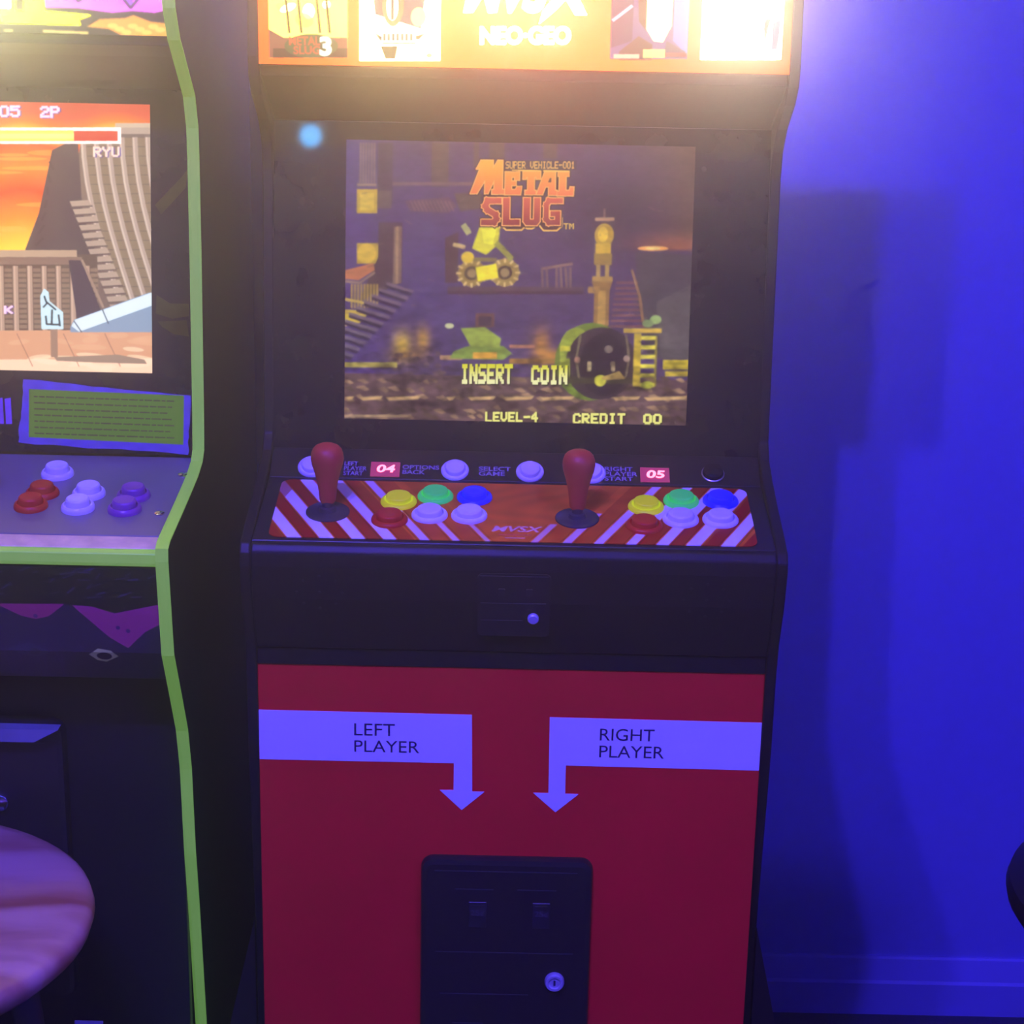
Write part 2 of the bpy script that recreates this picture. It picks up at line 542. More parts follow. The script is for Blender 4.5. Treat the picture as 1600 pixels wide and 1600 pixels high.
    # fires
    for gx, gy, sx, sy, col in ((630, 540, 14, 22, (206, 168, 60)), (662, 530, 11, 20, (176, 132, 54)), (640, 556, 26, 10, (150, 110, 60)), (850, 540, 13, 26, (176, 120, 52)), (866, 556, 22, 10, (190, 130, 54))):
        wash(np.exp(-(((X - gx) / sx) ** 2 + ((Y - gy) / sy) ** 2)) * 0.95, col)
    for k in range(30):
        c.ell(rnd.uniform(615, 700), rnd.uniform(552, 590), rnd.uniform(3, 9), rnd.uniform(2, 5), rnd.choice([(60, 46, 60), (96, 74, 76), (120, 96, 84)]), 0.8)
    # low wall and ground
    c.rect(536, 566, 622, 574, (176, 160, 74)); c.rect(690, 555, 725, 562, (170, 130, 96)); c.rect(800, 538, 840, 543, (176, 116, 92)); c.rect(800, 560, 876, 568, (150, 108, 50))
    c.rect(640, 556, 690, 592, (60, 44, 62), 0.4)
    c.a[int(0.835 * c.h):] = lin((92, 68, 74))
    for row, (y0, amp) in enumerate(((592, 8), (606, 9), (620, 9), (640, 9), (652, 8))):
        for k in range(24):
            x0 = 536 + k * 24 + rnd.uniform(-7, 7)
            wd = rnd.uniform(12, 24)
            yy = y0 + rnd.uniform(-3, 4)
            v = rnd.uniform(0.45, 1.1)
            c.poly([(x0, yy), (x0 + wd * 0.6, yy - amp * 0.3), (x0 + wd, yy + amp * 0.5), (x0 + wd * 0.7, yy + amp * 0.7), (x0 + wd * 0.3, yy + amp * 0.3)], tuple(v * q for q in (150, 118, 94)))
    for x0, x1 in ((540, 555), (562, 600), (604, 660), (700, 716), (735, 780), (790, 840), (850, 905), (915, 960), (965, 1010), (1015, 1084)):
        c.poly([(x0, 622), (x1, 620), (x1 - 4, 625), (x0 + 6, 627)], (198, 160, 112))
    c.rect(536, 650, 640, 654, (170, 140, 110))
    # round-topped shed with a dark mouth, and a yellow ladder
    c.ell(930, 565, 58, 62, (104, 124, 40)); c.ell(905, 545, 26, 34, (146, 160, 52)); c.ell(945, 568, 56, 58, (54, 40, 54)); c.ell(950, 570, 38, 50, (34, 24, 42)); c.rect(880, 560, 896, 592, (150, 160, 50)); c.line([(912, 522), (906, 560), (912, 596)], 3, (120, 110, 80)); c.line([(984, 522), (990, 560), (984, 598)], 3, (120, 104, 80)); c.ell(908, 562, 5, 5, (180, 130, 110)); c.ell(986, 560, 5, 5, (170, 140, 130)); c.ell(957, 545, 7, 6, (110, 96, 90))
    c.rect(880, 540, 896, 548, (214, 206, 60)); c.rect(878, 590, 1000, 600, (66, 60, 40)); c.ell(945, 595, 9, 9, (196, 190, 60)); c.poly([(946, 590), (975, 580), (985, 592), (950, 594)], (170, 140, 74))
    c.rect(924, 565, 930, 580, (180, 160, 120)); c.rect(962, 565, 968, 580, (160, 140, 110))
    c.rect(980, 512, 1040, 519, (206, 170, 66)); c.rect(997, 520, 1008, 604, (196, 168, 50)); c.rect(1030, 524, 1034, 604, (140, 124, 46))
    for k in range(6):
        c.rect(1008, 524 + k * 15, 1031, 530 + k * 15, (222, 206, 70))
    c.ell(1030, 498, 9, 7, (150, 176, 110)); c.ell(1018, 504, 9, 6, (120, 140, 90)); c.ell(1020, 602, 10, 6, (190, 190, 60))
    c.rect(1044, 562, 1090, 577, (214, 190, 50)); c.rect(1048, 580, 1090, 588, (190, 166, 50))
    # small machine in the middle: plain hull
    c.poly([(712, 548), (735, 540), (790, 540), (804, 552), (790, 562), (705, 560)], (116, 138, 56)); c.poly([(722, 512), (760, 510), (786, 528), (784, 542), (738, 540)], (140, 158, 60))
    c.rect(742, 550, 780, 560, (206, 150, 50)); c.ell(704, 508, 7, 4, (206, 206, 160)); c.rect(745, 488, 775, 510, (110, 70, 60)); c.rect(750, 493, 770, 508, (60, 42, 66))
    # plain yellow two-wheeled tractor below the lettering
    c.ell(738, 425, 22, 21, (150, 122, 62)); c.ell(790, 424, 23, 22, (158, 130, 66))
    for cx, cy in ((738, 425), (790, 424)):
        for k in range(12):
            t = k * math.pi / 6
            c.line([(cx + 17 * math.cos(t), cy + 16 * math.sin(t)), (cx + 24 * math.cos(t), cy + 22 * math.sin(t))], 3.4, (214, 184, 120))
        c.ell(cx, cy, 12, 11, (72, 56, 52)); c.ell(cx, cy, 7, 7, (150, 126, 86))
    c.poly([(744, 416), (776, 410), (780, 432), (748, 438)], (246, 230, 40)); c.poly([(750, 350), (782, 350), (778, 380), (760, 396), (738, 386)], (214, 206, 40)); c.poly([(752, 356), (776, 354), (770, 380), (756, 378)], (244, 240, 60))
    c.ell(731, 400, 10, 9, (226, 190, 50)); c.line([(742, 403), (776, 404)], 6, (130, 116, 66)); c.line([(776, 378), (800, 402)], 9, (150, 150, 56)); c.line([(709, 380), (726, 384)], 6, (206, 176, 120)); c.line([(724, 350), (732, 362)], 9, (170, 170, 110))
    for k in range(90):
        x, y = rnd.uniform(545, 1080), rnd.uniform(300, 560)
        c.line([(x, y), (x + rnd.uniform(-12, 12), y + rnd.uniform(-2, 8))], rnd.uniform(1, 2.5), rnd.choice([(96, 74, 96), (40, 28, 50), (120, 92, 92)]), 0.5)
    # painterly grain
    rg = np.random.default_rng(3)
    gr = np.zeros((c.h, c.w))
    for cell, amp in ((26, 0.22), (11, 0.30), (5, 0.34)):
        q = rg.random((c.h // cell + 3, c.w // (cell * 2) + 3))
        yy = np.arange(c.h) / cell; xx = np.arange(c.w) / (cell * 2)
        y0 = yy.astype(int); x0 = xx.astype(int); fy = (yy - y0)[:, None]; fx = (xx - x0)[None]
        gr += amp * ((q[y0][:, x0] * (1 - fx) + q[y0][:, x0 + 1] * fx) * (1 - fy) + (q[y0 + 1][:, x0] * (1 - fx) + q[y0 + 1][:, x0 + 1] * fx) * fy - 0.5) * 2
    low = np.clip((Y - 420) / 120, 0.45, 1.3)
    c.a *= np.clip(1 + gr * low, 0.25, 2.2)[..., None]
    c.blur(1.3)
    # title lettering
    k = 1 / 6.667
    def P(pts):
        return [(680 + a * k, 230 + b * k) for a, b in pts]
    L = [
        P([(360, 470), (455, 215), (420, 215), (465, 130), (590, 130), (590, 215), (640, 130), (690, 130), (690, 430), (710, 430), (710, 475), (585, 475), (585, 430), (605, 430), (605, 330), (540, 470), (510, 470), (510, 330), (425, 470)]),
        P([(720, 250), (865, 250), (865, 330), (820, 330), (820, 300), (785, 300), (785, 345), (830, 345), (830, 385), (785, 385), (785, 430), (830, 430), (845, 400), (890, 400), (880, 480), (720, 480)]),
        P([(905, 245), (1085, 245), (1085, 320), (1045, 320), (1045, 300), (1020, 300), (1020, 440), (1040, 440), (1040, 480), (930, 480), (930, 440), (955, 440), (955, 300), (935, 300), (935, 320), (905, 320)]),
        P([(1050, 480), (1130, 250), (1240, 250), (1240, 440), (1260, 440), (1260, 485), (1175, 485), (1175, 400), (1140, 400), (1110, 480)]),
        P([(1270, 250), (1380, 250), (1380, 290), (1350, 290), (1350, 440), (1390, 440), (1400, 405), (1435, 405), (1430, 492), (1265, 492), (1265, 450), (1285, 450), (1285, 290), (1270, 290)]),
        P([(700, 515), (770, 515), (770, 740), (880, 740), (880, 800), (700, 800)]),
        P([(915, 515), (985, 515), (985, 740), (1025, 740), (1025, 515), (1090, 515), (1090, 760), (1060, 800), (945, 800), (915, 760)]),
    ]
    S = P([(655, 545), (540, 545), (518, 600), (540, 640), (625, 690), (635, 735), (610, 770), (505, 770)])
    G = P([(1300, 545), (1180, 545), (1155, 590), (1155, 735), (1185, 770), (1275, 770), (1275, 680), (1225, 680)])
    sub = P([(465, 720), (465, 800), (660, 820), (700, 815), (740, 850), (900, 850), (930, 820), (960, 835), (1010, 835), (1080, 795), (1130, 855), (1270, 855), (1320, 810), (1320, 720)])
    c.poly(sub, (70, 30, 46)); c.line(sub, 2.4, (240, 190, 90))
    for wd, col in ((6.5, (62, 26, 40)), (2.8, (255, 186, 104))):
        for q in L:
            c.line(q + [q[0]], wd, col, cap=True)
        c.line(S, 9 + wd, col, cap=True); c.line(G, 8 + wd, col, cap=True)
    f = np.clip((Y - 250 - (X - 740) * 0.0) / 98, 0, 1)[..., None]
    grad = np.where(f < 0.55, lin((255, 184, 56)) * (1 - f / 0.55) + lin((240, 116, 70)) * (f / 0.55), lin((222, 92, 72)) * (1 - (f - 0.55) / 0.45) + lin((150, 48, 58)) * ((f - 0.55) / 0.45))
    for q in L:
        c.poly(q, grad)
    c.line(S, 9, grad, cap=True); c.line(G, 8, grad, cap=True)
    c.poly(P([(1185, 310), (1200, 310), (1200, 355), (1165, 355)]), (84, 40, 46))
    c.line(P([(790, 228), (1085, 236)]), 2, (255, 200, 90)); c.line(P([(1115, 236), (1385, 240)]), 2, (255, 200, 90))
    c.rect(786, 249, 899, 264, (50, 34, 40), 0.7)
    c.bits('SUPER VEHICLE-001', 788, 251, 896, 262, (236, 190, 96), 0.1, 0.8)
    c.bits('TM', 881, 347, 897, 356, (230, 190, 80), 0.1)
    # status lines
    yg = np.clip((Y - 572) / 26, 0, 1)[..., None]
    g2 = lin((226, 222, 40)) * (1 - yg) + lin((255, 255, 190)) * yg
    for dx, dy, col, gr in ((1.5, 1.5, lin((40, 34, 20)), 0.55), (0, 0, g2, 0.34)):
        c.bits('INSERT', 724 + dx, 570 + dy, 805 + dx, 599 + dy, col, gr, 1.1)
        c.bits('COIN', 836 + dx, 572 + dy, 892 + dx, 600 + dy, col, gr, 1.1)
        c.bits('LEVEL-4', 764 + dx, 646 + dy, 847 + dx, 661 + dy, col if gr > .5 else lin((250, 246, 140)), gr, 1.3)
        c.bits('CREDIT', 904 + dx, 648 + dy, 986 + dx, 664 + dy, col if gr > .5 else lin((250, 246, 140)), gr, 1.3)
        c.bits('00', 1016 + dx, 649 + dy, 1044 + dx, 664 + dy, col if gr > .5 else lin((250, 246, 140)), gr, 1.3)
    c.blur(0.7)
    return c.image('main_screen_picture')

def paint_left_screen():
    # drawing coordinates: x -300..236, y 158..582 (level at the left), shear keeps the lines level
    c = Canvas(760, 608, (-302, 150, 236, 574), (120, 100, 90), 0.022)
    X, Y = c.grids()
    ys = [150, 178, 192, 205, 225, 262, 300, 345, 390, 420]
    cs = np.array([lin(q) for q in ((196, 70, 50), (206, 84, 60), (232, 120, 40), (255, 190, 60), (222, 84, 34), (246, 130, 40), (226, 76, 34), (250, 140, 36), (255, 205, 60), (255, 215, 80))])
    c.a = np.stack([np.interp(Y + 6 * np.sin(X / 23.0), ys, cs[:, i]) for i in range(3)], -1)
    for k in range(26):
        c.ell(rnd.uniform(-300, 90), rnd.uniform(225, 380), rnd.uniform(20, 60), rnd.uniform(2, 5), (255, 176, 70), 0.45)
    # tiled roofs
    def rib(pts, w, col):
        c.line(pts, w, col)
    c.poly([(236, 205), (175, 205), (128, 214), (110, 300), (122, 390), (170, 470), (236, 520)], (118, 98, 88))
    c.poly([(150, 380), (200, 420), (236, 500), (236, 524), (110, 524), (118, 400)], (110, 90, 84)); c.poly([(82, 232), (122, 212), (128, 330), (150, 400), (36, 392), (60, 330)], (72, 58, 66))
    for k in range(7):
        c.line([(78 - k * 2.0, 250 + k * 20), (84 - k * 5, 262 + k * 20)], 4, (60, 46, 54))
    for k in range(8):
        x0 = 130 + k * 20
        pts = [(x0 + (1 - math.cos(t)) * 46, 206 + t * 150) for t in np.linspace(0, 1.75, 8)]
        rib([(x + 10, y) for x, y in pts], 13, (132, 112, 92))
        for j in range(18):
            t = 0.04 + j * 0.098
            xx = x0 + (1 - math.cos(t)) * 46 + 10
            c.line([(xx - 6, 206 + t * 150), (xx + 6, 206 + t * 150)], 1.3, (96, 80, 74))
        rib(pts, 8, (170, 148, 138)); rib([(x - 2, y) for x, y in pts], 2.4, (200, 180, 168))
    for k in range(18):
        x = 112 + k * 4.6
        y = 312 + k * 12.6
        c.poly([(x - 4, y), (x + 26, y - 2), (x + 30, y + 7), (x, y + 9)], (168, 146, 132)); c.line([(x - 2, y + 9.5), (x + 31, y + 7.5)], 2.6, (96, 78, 76))
    c.rect(150, 196, 240, 207, (170, 150, 138)); c.rect(180, 190, 240, 197, (190, 170, 150)); c.rect(180, 207, 240, 212, (110, 92, 88))
    # veranda of upright posts
    c.rect(-302, 396, 150, 526, (92, 74, 66)); c.rect(-302, 389, 118, 400, (176, 148, 126)); c.rect(-302, 400, 126, 412, (128, 102, 92))
    for k in range(20):
        x = -296 + k * 22.4
        c.rect(x, 414, x + 8, 524, (170, 140, 124)); c.rect(x + 1.5, 414, x + 4, 524, (196, 166, 148))
        for j in range(13):
            c.rect(x + 9, 418 + j * 8.2, x + 21, 423.5 + j * 8.2, (132, 108, 92))
    c.poly([(105, 405), (125, 405), (160, 500), (150, 524), (120, 524)], (62, 48, 66)); c.line([(126, 405), (158, 480)], 4, (150, 124, 110))
    # ground
    c.poly([(-302, 519), (240, 516), (240, 600), (-302, 600)], (206, 150, 118))
    for k in range(60):
        x, y = rnd.uniform(-300, 236), rnd.uniform(524, 578)
        c.ell(x, y, rnd.uniform(10, 30), rnd.uniform(2, 6), (240, 208, 176) if y > 545 else (222, 166, 132), 0.6, rnd.uniform(-12, 12))
    c.poly([(-302, 566), (240, 562), (240, 600), (-302, 600)], (246, 218, 190), 0.7)
    for x in (-60, 22, 95, 160):
        c.line([(x, 522), (x + 24, 575)], 1.2, (150, 100, 84))
    c.poly([(80, 560), (180, 556), (222, 564), (226, 571), (150, 569), (84, 566)], (150, 124, 110))
    # fallen log
    c.poly([(106, 512), (112, 500), (232, 456), (240, 520), (150, 520), (106, 520)], (128, 148, 176)); c.poly([(108, 510), (114, 500), (236, 456), (238, 476), (120, 519)], (212, 226, 236)); c.line([(112, 502), (124, 520)], 2, (70, 84, 110)); c.line([(157, 484), (166, 506)], 2, (70, 84, 110))
    # painted notice
    c.rect(75, 514, 86, 560, (150, 116, 100)); c.poly([(60, 462), (66, 450), (73, 456), (74, 470), (95, 488), (95, 515), (61, 515)], (196, 224, 236))
    c.line([(66, 462), (70, 474), (64, 480)], 3, (30, 50, 66)); c.line([(70, 472), (84, 484)], 3, (30, 50, 66))
    c.line([(78, 484), (77, 506)], 3.4, (30, 50, 66)); c.line([(68, 494), (69, 507), (90, 508)], 3.2, (30, 50, 66)); c.line([(88, 492), (90, 510)], 3.2, (30, 50, 66))
    # status bar and names
    c.rect(-220, 197, 189, 222, (255, 240, 236)); c.rect(-216, 201, 116, 218, (255, 214, 90)); c.rect(-216, 206, 116, 214, (255, 240, 130)); c.rect(116, 202, 184, 218, (206, 62, 40))
    for dx, col in ((2.0, (90, 60, 150)), (0, (246, 206, 236))):
        c.bits('05', 2 + dx, 163 + dx * 0.6, 33 + dx, 180 + dx * 0.6, col, 0.28)
        c.bits('2P', 65 + dx, 164 + dx * 0.6, 94 + dx, 181 + dx * 0.6, col, 0.28)
        c.bits('RYU', 146 + dx, 227 + dx * 0.6, 186 + dx, 242 + dx * 0.6, col if dx else (240, 214, 200), 0.22)
        c.bits('K', 3 + dx, 478, 16 + dx, 490, col, 0.28)
    c.blur(0.9)
    return c.image('left_screen_picture')

def paint_marquee():
    c = Canvas(1100, 600, (402, -330, 1235, 98), (255, 150, 20), 0.0228)
    X, Y = c.grids()
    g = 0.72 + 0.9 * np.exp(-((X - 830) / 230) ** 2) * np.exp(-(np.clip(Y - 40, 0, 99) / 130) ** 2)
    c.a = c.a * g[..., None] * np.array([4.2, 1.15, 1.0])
    def w(q, s=1.6):
        return lin(q) * s
    # four printed covers, kept as plain colour fields
    c.rect(418, -300, 541, 88, w((240, 196, 80), 5.0)); c.rect(560, -300, 686, 93, w((255, 230, 160), 17.0)); c.rect(952, -300, 1073, 90, w((120, 100, 150), 1.2)); c.rect(1094, -300, 1220, 91, w((255, 232, 205), 25.0))
    for k in range(26):
        c.ell(rnd.uniform(434, 525), rnd.uniform(-120, 34), rnd.uniform(6, 15), rnd.uniform(5, 14), w(rnd.choice([(255, 236, 110), (250, 240, 190), (190, 180, 50), (226, 150, 60)]), 7.0), 0.85, rnd.uniform(0, 90))
    for x in (444, 463, 492, 507):
        c.line([(x, -20), (x + 6, 46)], 4, w((96, 84, 40), 0.8))
    c.poly([(418, 40), (441, 54), (541, 54), (541, 88), (418, 88)], w((180, 110, 90), 0.9)); c.rect(424, 72, 541, 88, w((96, 60, 40), 0.8)); c.ell(484, 68, 42, 20, w((110, 116, 70), 0.9))
    c.text('METAL', 449, 52, 498, 67, w((226, 96, 60), 1.2), bold=0.03); c.text('SLUG', 456, 68, 498, 82, w((226, 96, 60), 1.2), bold=0.03); c.text('3', 497, 52, 516, 85, w((255, 255, 236), 1.8), bold=0.05)
    c.poly([(576, -60), (668, -60), (656, 40), (584, 16)], w((96, 60, 140), 0.6)); c.ell(612, 0, 17, 36, w((226, 130, 90), 1.1)); c.ell(611, 2, 9, 24, w((250, 246, 214), 5)); c.line([(611, -20), (611, 24)], 5, w((84, 84, 90), 0.8)); c.ell(652, 20, 12, 16, w((255, 240, 150), 1.8))
    c.poly([(580, 43), (594, 52), (652, 50), (665, 45), (653, 58), (592, 60)], w((40, 56, 48), 0.5)); c.rect(594, 46, 648, 60, w((210, 232, 224), 1.4)); c.rect(594, 62, 648, 65, w((150, 96, 100), 1.0))
    for k in range(7):
        c.rect(597 + k * 7, 48, 600 + k * 7, 59, w((50, 76, 70), 0.6))
    c.poly([(592, 68), (620, 68), (616, 90), (600, 90)], w((60, 86, 30), 0.5)); c.ell(669, 84, 5, 4, w((200, 210, 150), 1.2))
    c.poly([(952, -300), (990, -300), (986, 60), (952, 72)], w((120, 92, 120), 0.9)); c.poly([(1048, -300), (1073, -300), (1073, 84), (1050, 60)], w((120, 140, 206), 1.3)); c.poly([(1005, -60), (1048, -60), (1046, 36), (1034, 62), (1020, 60), (1008, 40)], w((255, 230, 140), 9.0)); c.poly([(990, -60), (1008, -60), (1008, 44), (996, 28)], w((130, 96, 70), 0.9)); c.poly([(966, 78), (996, 52), (1018, 66), (1018, 92), (966, 92)], w((130, 92, 70), 0.9)); c.poly([(1040, 60), (1070, 78), (1070, 88), (1036, 88)], w((120, 96, 116), 0.9))
    c.line([(955, 26), (984, 2)], 5, w((226, 226, 246), 1.3)); c.rect(958, 82, 998, 89, w((246, 200, 170), 1.5)); c.rect(1038, 80, 1072, 86, w((214, 80, 64), 1.1)); c.rect(1004, 74, 1038, 88, w((255, 226, 120), 1.7))
    for k in range(34):
        x, y = rnd.uniform(1100, 1214), rnd.uniform(-60, 60)
        c.line([(x, y), (x + rnd.uniform(-6, 6), y + rnd.uniform(6, 18))], rnd.uniform(2, 5), w(rnd.choice([(110, 190, 230), (150, 214, 236), (50, 60, 90)]), 0.9), 0.9)
    c.poly([(1192, 24), (1202, 22), (1198, 40), (1194, 72), (1190, 40)], w((190, 60, 40), 0.6)); c.poly([(1204, 30), (1218, 24), (1214, 74), (1204, 76)], w((40, 100, 180), 0.6))
    for x in (1130, 1146, 1162, 1178):
        c.rect(x, 44, x + 6, 62, w((60, 170, 200), 0.8)); c.rect(x + 2, 24, x + 4, 44, w((40, 44, 60), 0.5))
    # white lettering
    for col, b in ((lin((255, 246, 200)) * 5, 0.055), (lin((255, 240, 215)) * 23, 0.022)):
        c.text('NEO\u00b7GEO', 748, 35.5, 890, 66, col, bold=b, space=1.0)
        c.text('MVS', 722, -62, 856, 14, col, bold=b, shear=0.25, space=0.92)
        c.poly([(905, -70), (935, -70), (866, 8), (840, 32), (846, 10)], col); c.poly([(846, -70), (872, -70), (914, 17), (896, 17)], col)
    c.blur(0.8)
    return c.image('marquee_print')

def paint_left_marquee():
    c = Canvas(700, 320, (-302, -230, 254, 56), (52, 50, 44), 0.0)
    def w(q, s=1.4):
        return lin(q) * s
    c.poly([(112, -230), (254, -230), (254, 22), (240, 26), (215, 24), (190, 27), (150, 22), (112, 22)], w((226, 96, 236), 1.5))
    c.poly([(142, -230), (196, -230), (170, 0), (152, 14), (146, -4)], w((150, 80, 220), 1.1)); c.poly([(186, -230), (250, -230), (214, 20), (198, 2)], w((156, 74, 226), 1.1))
    for p in ([(138, -20), (150, 14), (168, 2)], [(190, -10), (212, 21), (236, -10)]):
        c.line(p, 4, w((110, 60, 130), 0.7))
    for k in range(5):
        c.line([(196 + k * 8, -40), (203 + k * 3.5, 10)], 1.4, w((90, 40, 200), 0.9))
    c.ell(131, 7, 2, 1.5, w((120, 30, 110), 0.7)); c.ell(180, 9, 2, 1.5, w((120, 30, 110), 0.7))
    c.poly([(-302, -230), (52, -230), (52, 18), (30, 28), (0, 22), (-40, 10), (-302, 0)], w((255, 248, 204), 20.0))
    c.poly([(-302, -230), (-30, -230), (-120, -150), (-302, -120)], w((236, 120, 40), 1.6)); c.poly([(-302, -96), (-160, -120), (30, -150), (40, -60), (-120, -40), (-302, -30)], w((250, 196, 60), 3.0)); c.poly([(-280, -84), (20, -130), (26, -72), (-270, -44)], w((226, 70, 40), 1.4))
    c.poly([(-8, 26), (16, 34), (20, 44), (10, 48), (-8, 42)], w((240, 190, 70), 1.3))
    c.poly([(20, 28), (50, 26), (54, -230), (82, -230), (76, 27), (86, 27), (92, -230), (116, -230), (110, 27), (165, 31), (150, 37), (152, 44), (16, 43)], w((244, 240, 30), 5))
    c.poly([(56, 24), (58, -230), (74, -230), (70, 24)], w((255, 255, 200), 9))
    c.poly([(160, 46), (175, 36), (205, 34), (215, 30), (235, 38), (254, 40), (254, 57), (200, 56), (185, 48)], w((226, 160, 60), 1.2))
    for k in range(8):
        c.ell(190 + k * 8, 44 + (k % 3) * 4, 6, 3.4, w((246, 186, 90), 1.3))
    c.line([(108, 53), (160, 54)], 3, w((226, 206, 130), 1.1)); c.line([(62, 53), (71, 53)], 2.4, w((226, 206, 130), 1.1))
    c.blur(1.0)
    return c.image('left_marquee_print')

def paint_deck():
    # x metres*1000 from -224..227, y mm from 0 (front) to 119 (back); drawn y down
    c = Canvas(1100, 290, (-224, -119, 227, 0), (226, 116, 34))
    X, Y = c.grids()
    n = np.sin(X / 9.0 + 3 * np.sin(Y / 15.0)) * np.sin(Y / 7.0 + 2 * np.sin(X / 31.0))
    c.a *= (1 + 0.16 * n)[..., None]
    white = (236, 226, 224)
    sets = ((-1, ((-200, 13), (-170, 13), (-141, 12.5), (-112, 12), (-80, 8.5), (-51, 6.5), (-22, 4.5))), (1, ((199, 13), (167, 13), (138.6, 11), (110, 9), (80, 8.5), (51, 8), (21, 6.5))))
    for sgn, st in sets:
        dx = sgn * 60
        for k, (b, w) in enumerate(st):
            al = (1, 1, 1, .95, .75, .6, .45)[k]
            # red band beside each white stripe, fading into the orange field
            for e0, e1, col, m in ((w / 2 + 1.5, 30 - w / 2 - 1.5, (168, 26, 22), (1, .95, .85, .7, .5, .3, .1)[k]),):
                lo, hi = (b + e0, b + e1) if sgn < 0 else (b - e1, b - e0)
                c.poly([(lo, 0), (hi, 0), (hi + dx, -119), (lo + dx, -119)], col, m)
            top = -119 if k < 5 else (-60 if k == 5 else -36)
            f = -top / 119
            c.poly([(b - w / 2, 0), (b + w / 2, 0), (b + w / 2 + dx * f, top), (b - w / 2 + dx * f, top)], white, al)
            for e in (-w / 2 - 2.4, w / 2 + 2.4):
                c.line([(b + e, 0), (b + e + dx * f, top)], 0.8, (90, 20, 18), al)
        lo, hi = (-224, -206) if sgn < 0 else (207, 227)
        c.poly([(lo, 0), (hi, 0), (hi + dx, -119), (lo + dx - 60, -119) if sgn < 0 else (hi + dx, -119)], (168, 26, 22), 0.0)
    c.poly([(-224, 0), (-210, 0), (-224, -28)], (168, 40, 24)); c.poly([(227, 0), (212, 0), (227, -28)], (168, 40, 24))
    c.poly([(-224, -119), (-224, -60), (-206, -119)], (168, 26, 22), 0.8)
    c.text('MVSX', -19, -30.5, 29, -19, (240, 190, 170), bold=0.02, shear=0.3)
    c.line([(-12, -13), (18, -13)], 2.2, (220, 90, 70)); c.line([(-6, -7), (12, -7)], 2.0, (220, 140, 120))
    c.blur(0.8)
    return c.image('deck_print')

def paint_card():
    c = Canvas(512, 220, (0, 0, 174, 64), (120, 110, 156))
    X, Y = c.grids()
    c.a *= (1 + 0.12 * np.sin(X / 4) * np.sin(Y / 3))[..., None]
    c.poly([(11, 7), (164, 10), (163, 55), (10, 51)], (150, 255, 34))
    for k in range(7):
        x = 16
        while x < 148:
            L = rnd.uniform(3, 11)
            c.line([(x, 13.5 + k * 5.6 + x * 0.012), (min(x + L, 154), 13.5 + k * 5.6 + (x + L) * 0.012)], 1.1, (90, 120, 40), 0.8)
            x += L + 1.7
    c.blur(0.7)
    return c.image('card_print')

def paint_left_front():
    # mm: x -220..0 from the right edge, y down from the top (0..165)
    c = Canvas(700, 500, (-230, 14, 0, 131), (16, 13, 16))
    for k in range(60):
        x, y = rnd.uniform(-225, -5), rnd.uniform(3, 44)
        c.line([(x, y), (x + rnd.uniform(3, 14), y - rnd.uniform(-1, 6))], rnd.uniform(0.6, 1.8), (90, 84, 84), 0.5)
    c.poly([(-230, 46), (-150, 49), (-90, 48), (-78, 50), (-40, 60), (0, 50), (0, 190), (-230, 190)], (34, 20, 44))
    c.poly([(-147, 49), (-85, 48), (-100, 60), (-112, 63), (-125, 60)], (170, 34, 80)); c.poly([(-78, 49), (-60, 50), (-40, 56), (0, 47), (0, 66), (-14, 74), (-30, 90), (-46, 80)], (176, 24, 92))
    for x, y in ((-38, 70), (-29, 73), (-45, 84), (-112, 60)):
        c.ell(x, y, 2, 2, (60, 12, 66))
    for k in range(26):
        x = rnd.uniform(-220, -8)
        c.line([(x, rnd.uniform(85, 100)), (x + rnd.uniform(-6, 6), rnd.uniform(120, 150))], 1.2, (54, 26, 70), 0.6)
    c.poly([(-90, 86), (-76, 102), (-64, 84), (-30, 96), (0, 76), (0, 60), (0, 190), (-90, 190)], (24, 15, 34), 0.7)
    c.poly([(-67, 98), (-58, 91), (-46, 93), (-40, 100), (-52, 108), (-60, 106)], (190, 225, 100)); c.ell(-53, 100, 7, 5, (20, 20, 26))
    c.poly([(-140, 92), (-120, 86), (-102, 95), (-114, 103), (-130, 98)], (50, 50, 58)); c.ell(-116, 96, 5, 4, (20, 20, 26))
    c.poly([(-230, 138), (-150, 126), (-90, 140), (0, 128), (0, 190), (-230, 190)], (14, 12, 16))
    c.blur(1.0)
    return c.image('left_front_print')

M['screen'] = tex_mat('main_screen', paint_main_screen(), 1.15, 0.12)
M['lscreen'] = tex_mat('left_screen', paint_left_screen(), 1.65, 0.12)
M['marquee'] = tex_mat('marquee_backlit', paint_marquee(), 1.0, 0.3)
M['lmarquee'] = tex_mat('left_marquee_backlit', paint_left_marquee(), 1.5, 0.3)
M['deckart'] = tex_mat('control_deck_print', paint_deck(), None, 0.4, 0.12)
M['card'] = tex_mat('instruction_card_print', paint_card(), None, 0.5, 0.1)
M['lfront'] = tex_mat('lower_front_print', paint_left_front(), None, 0.35, 0.4)

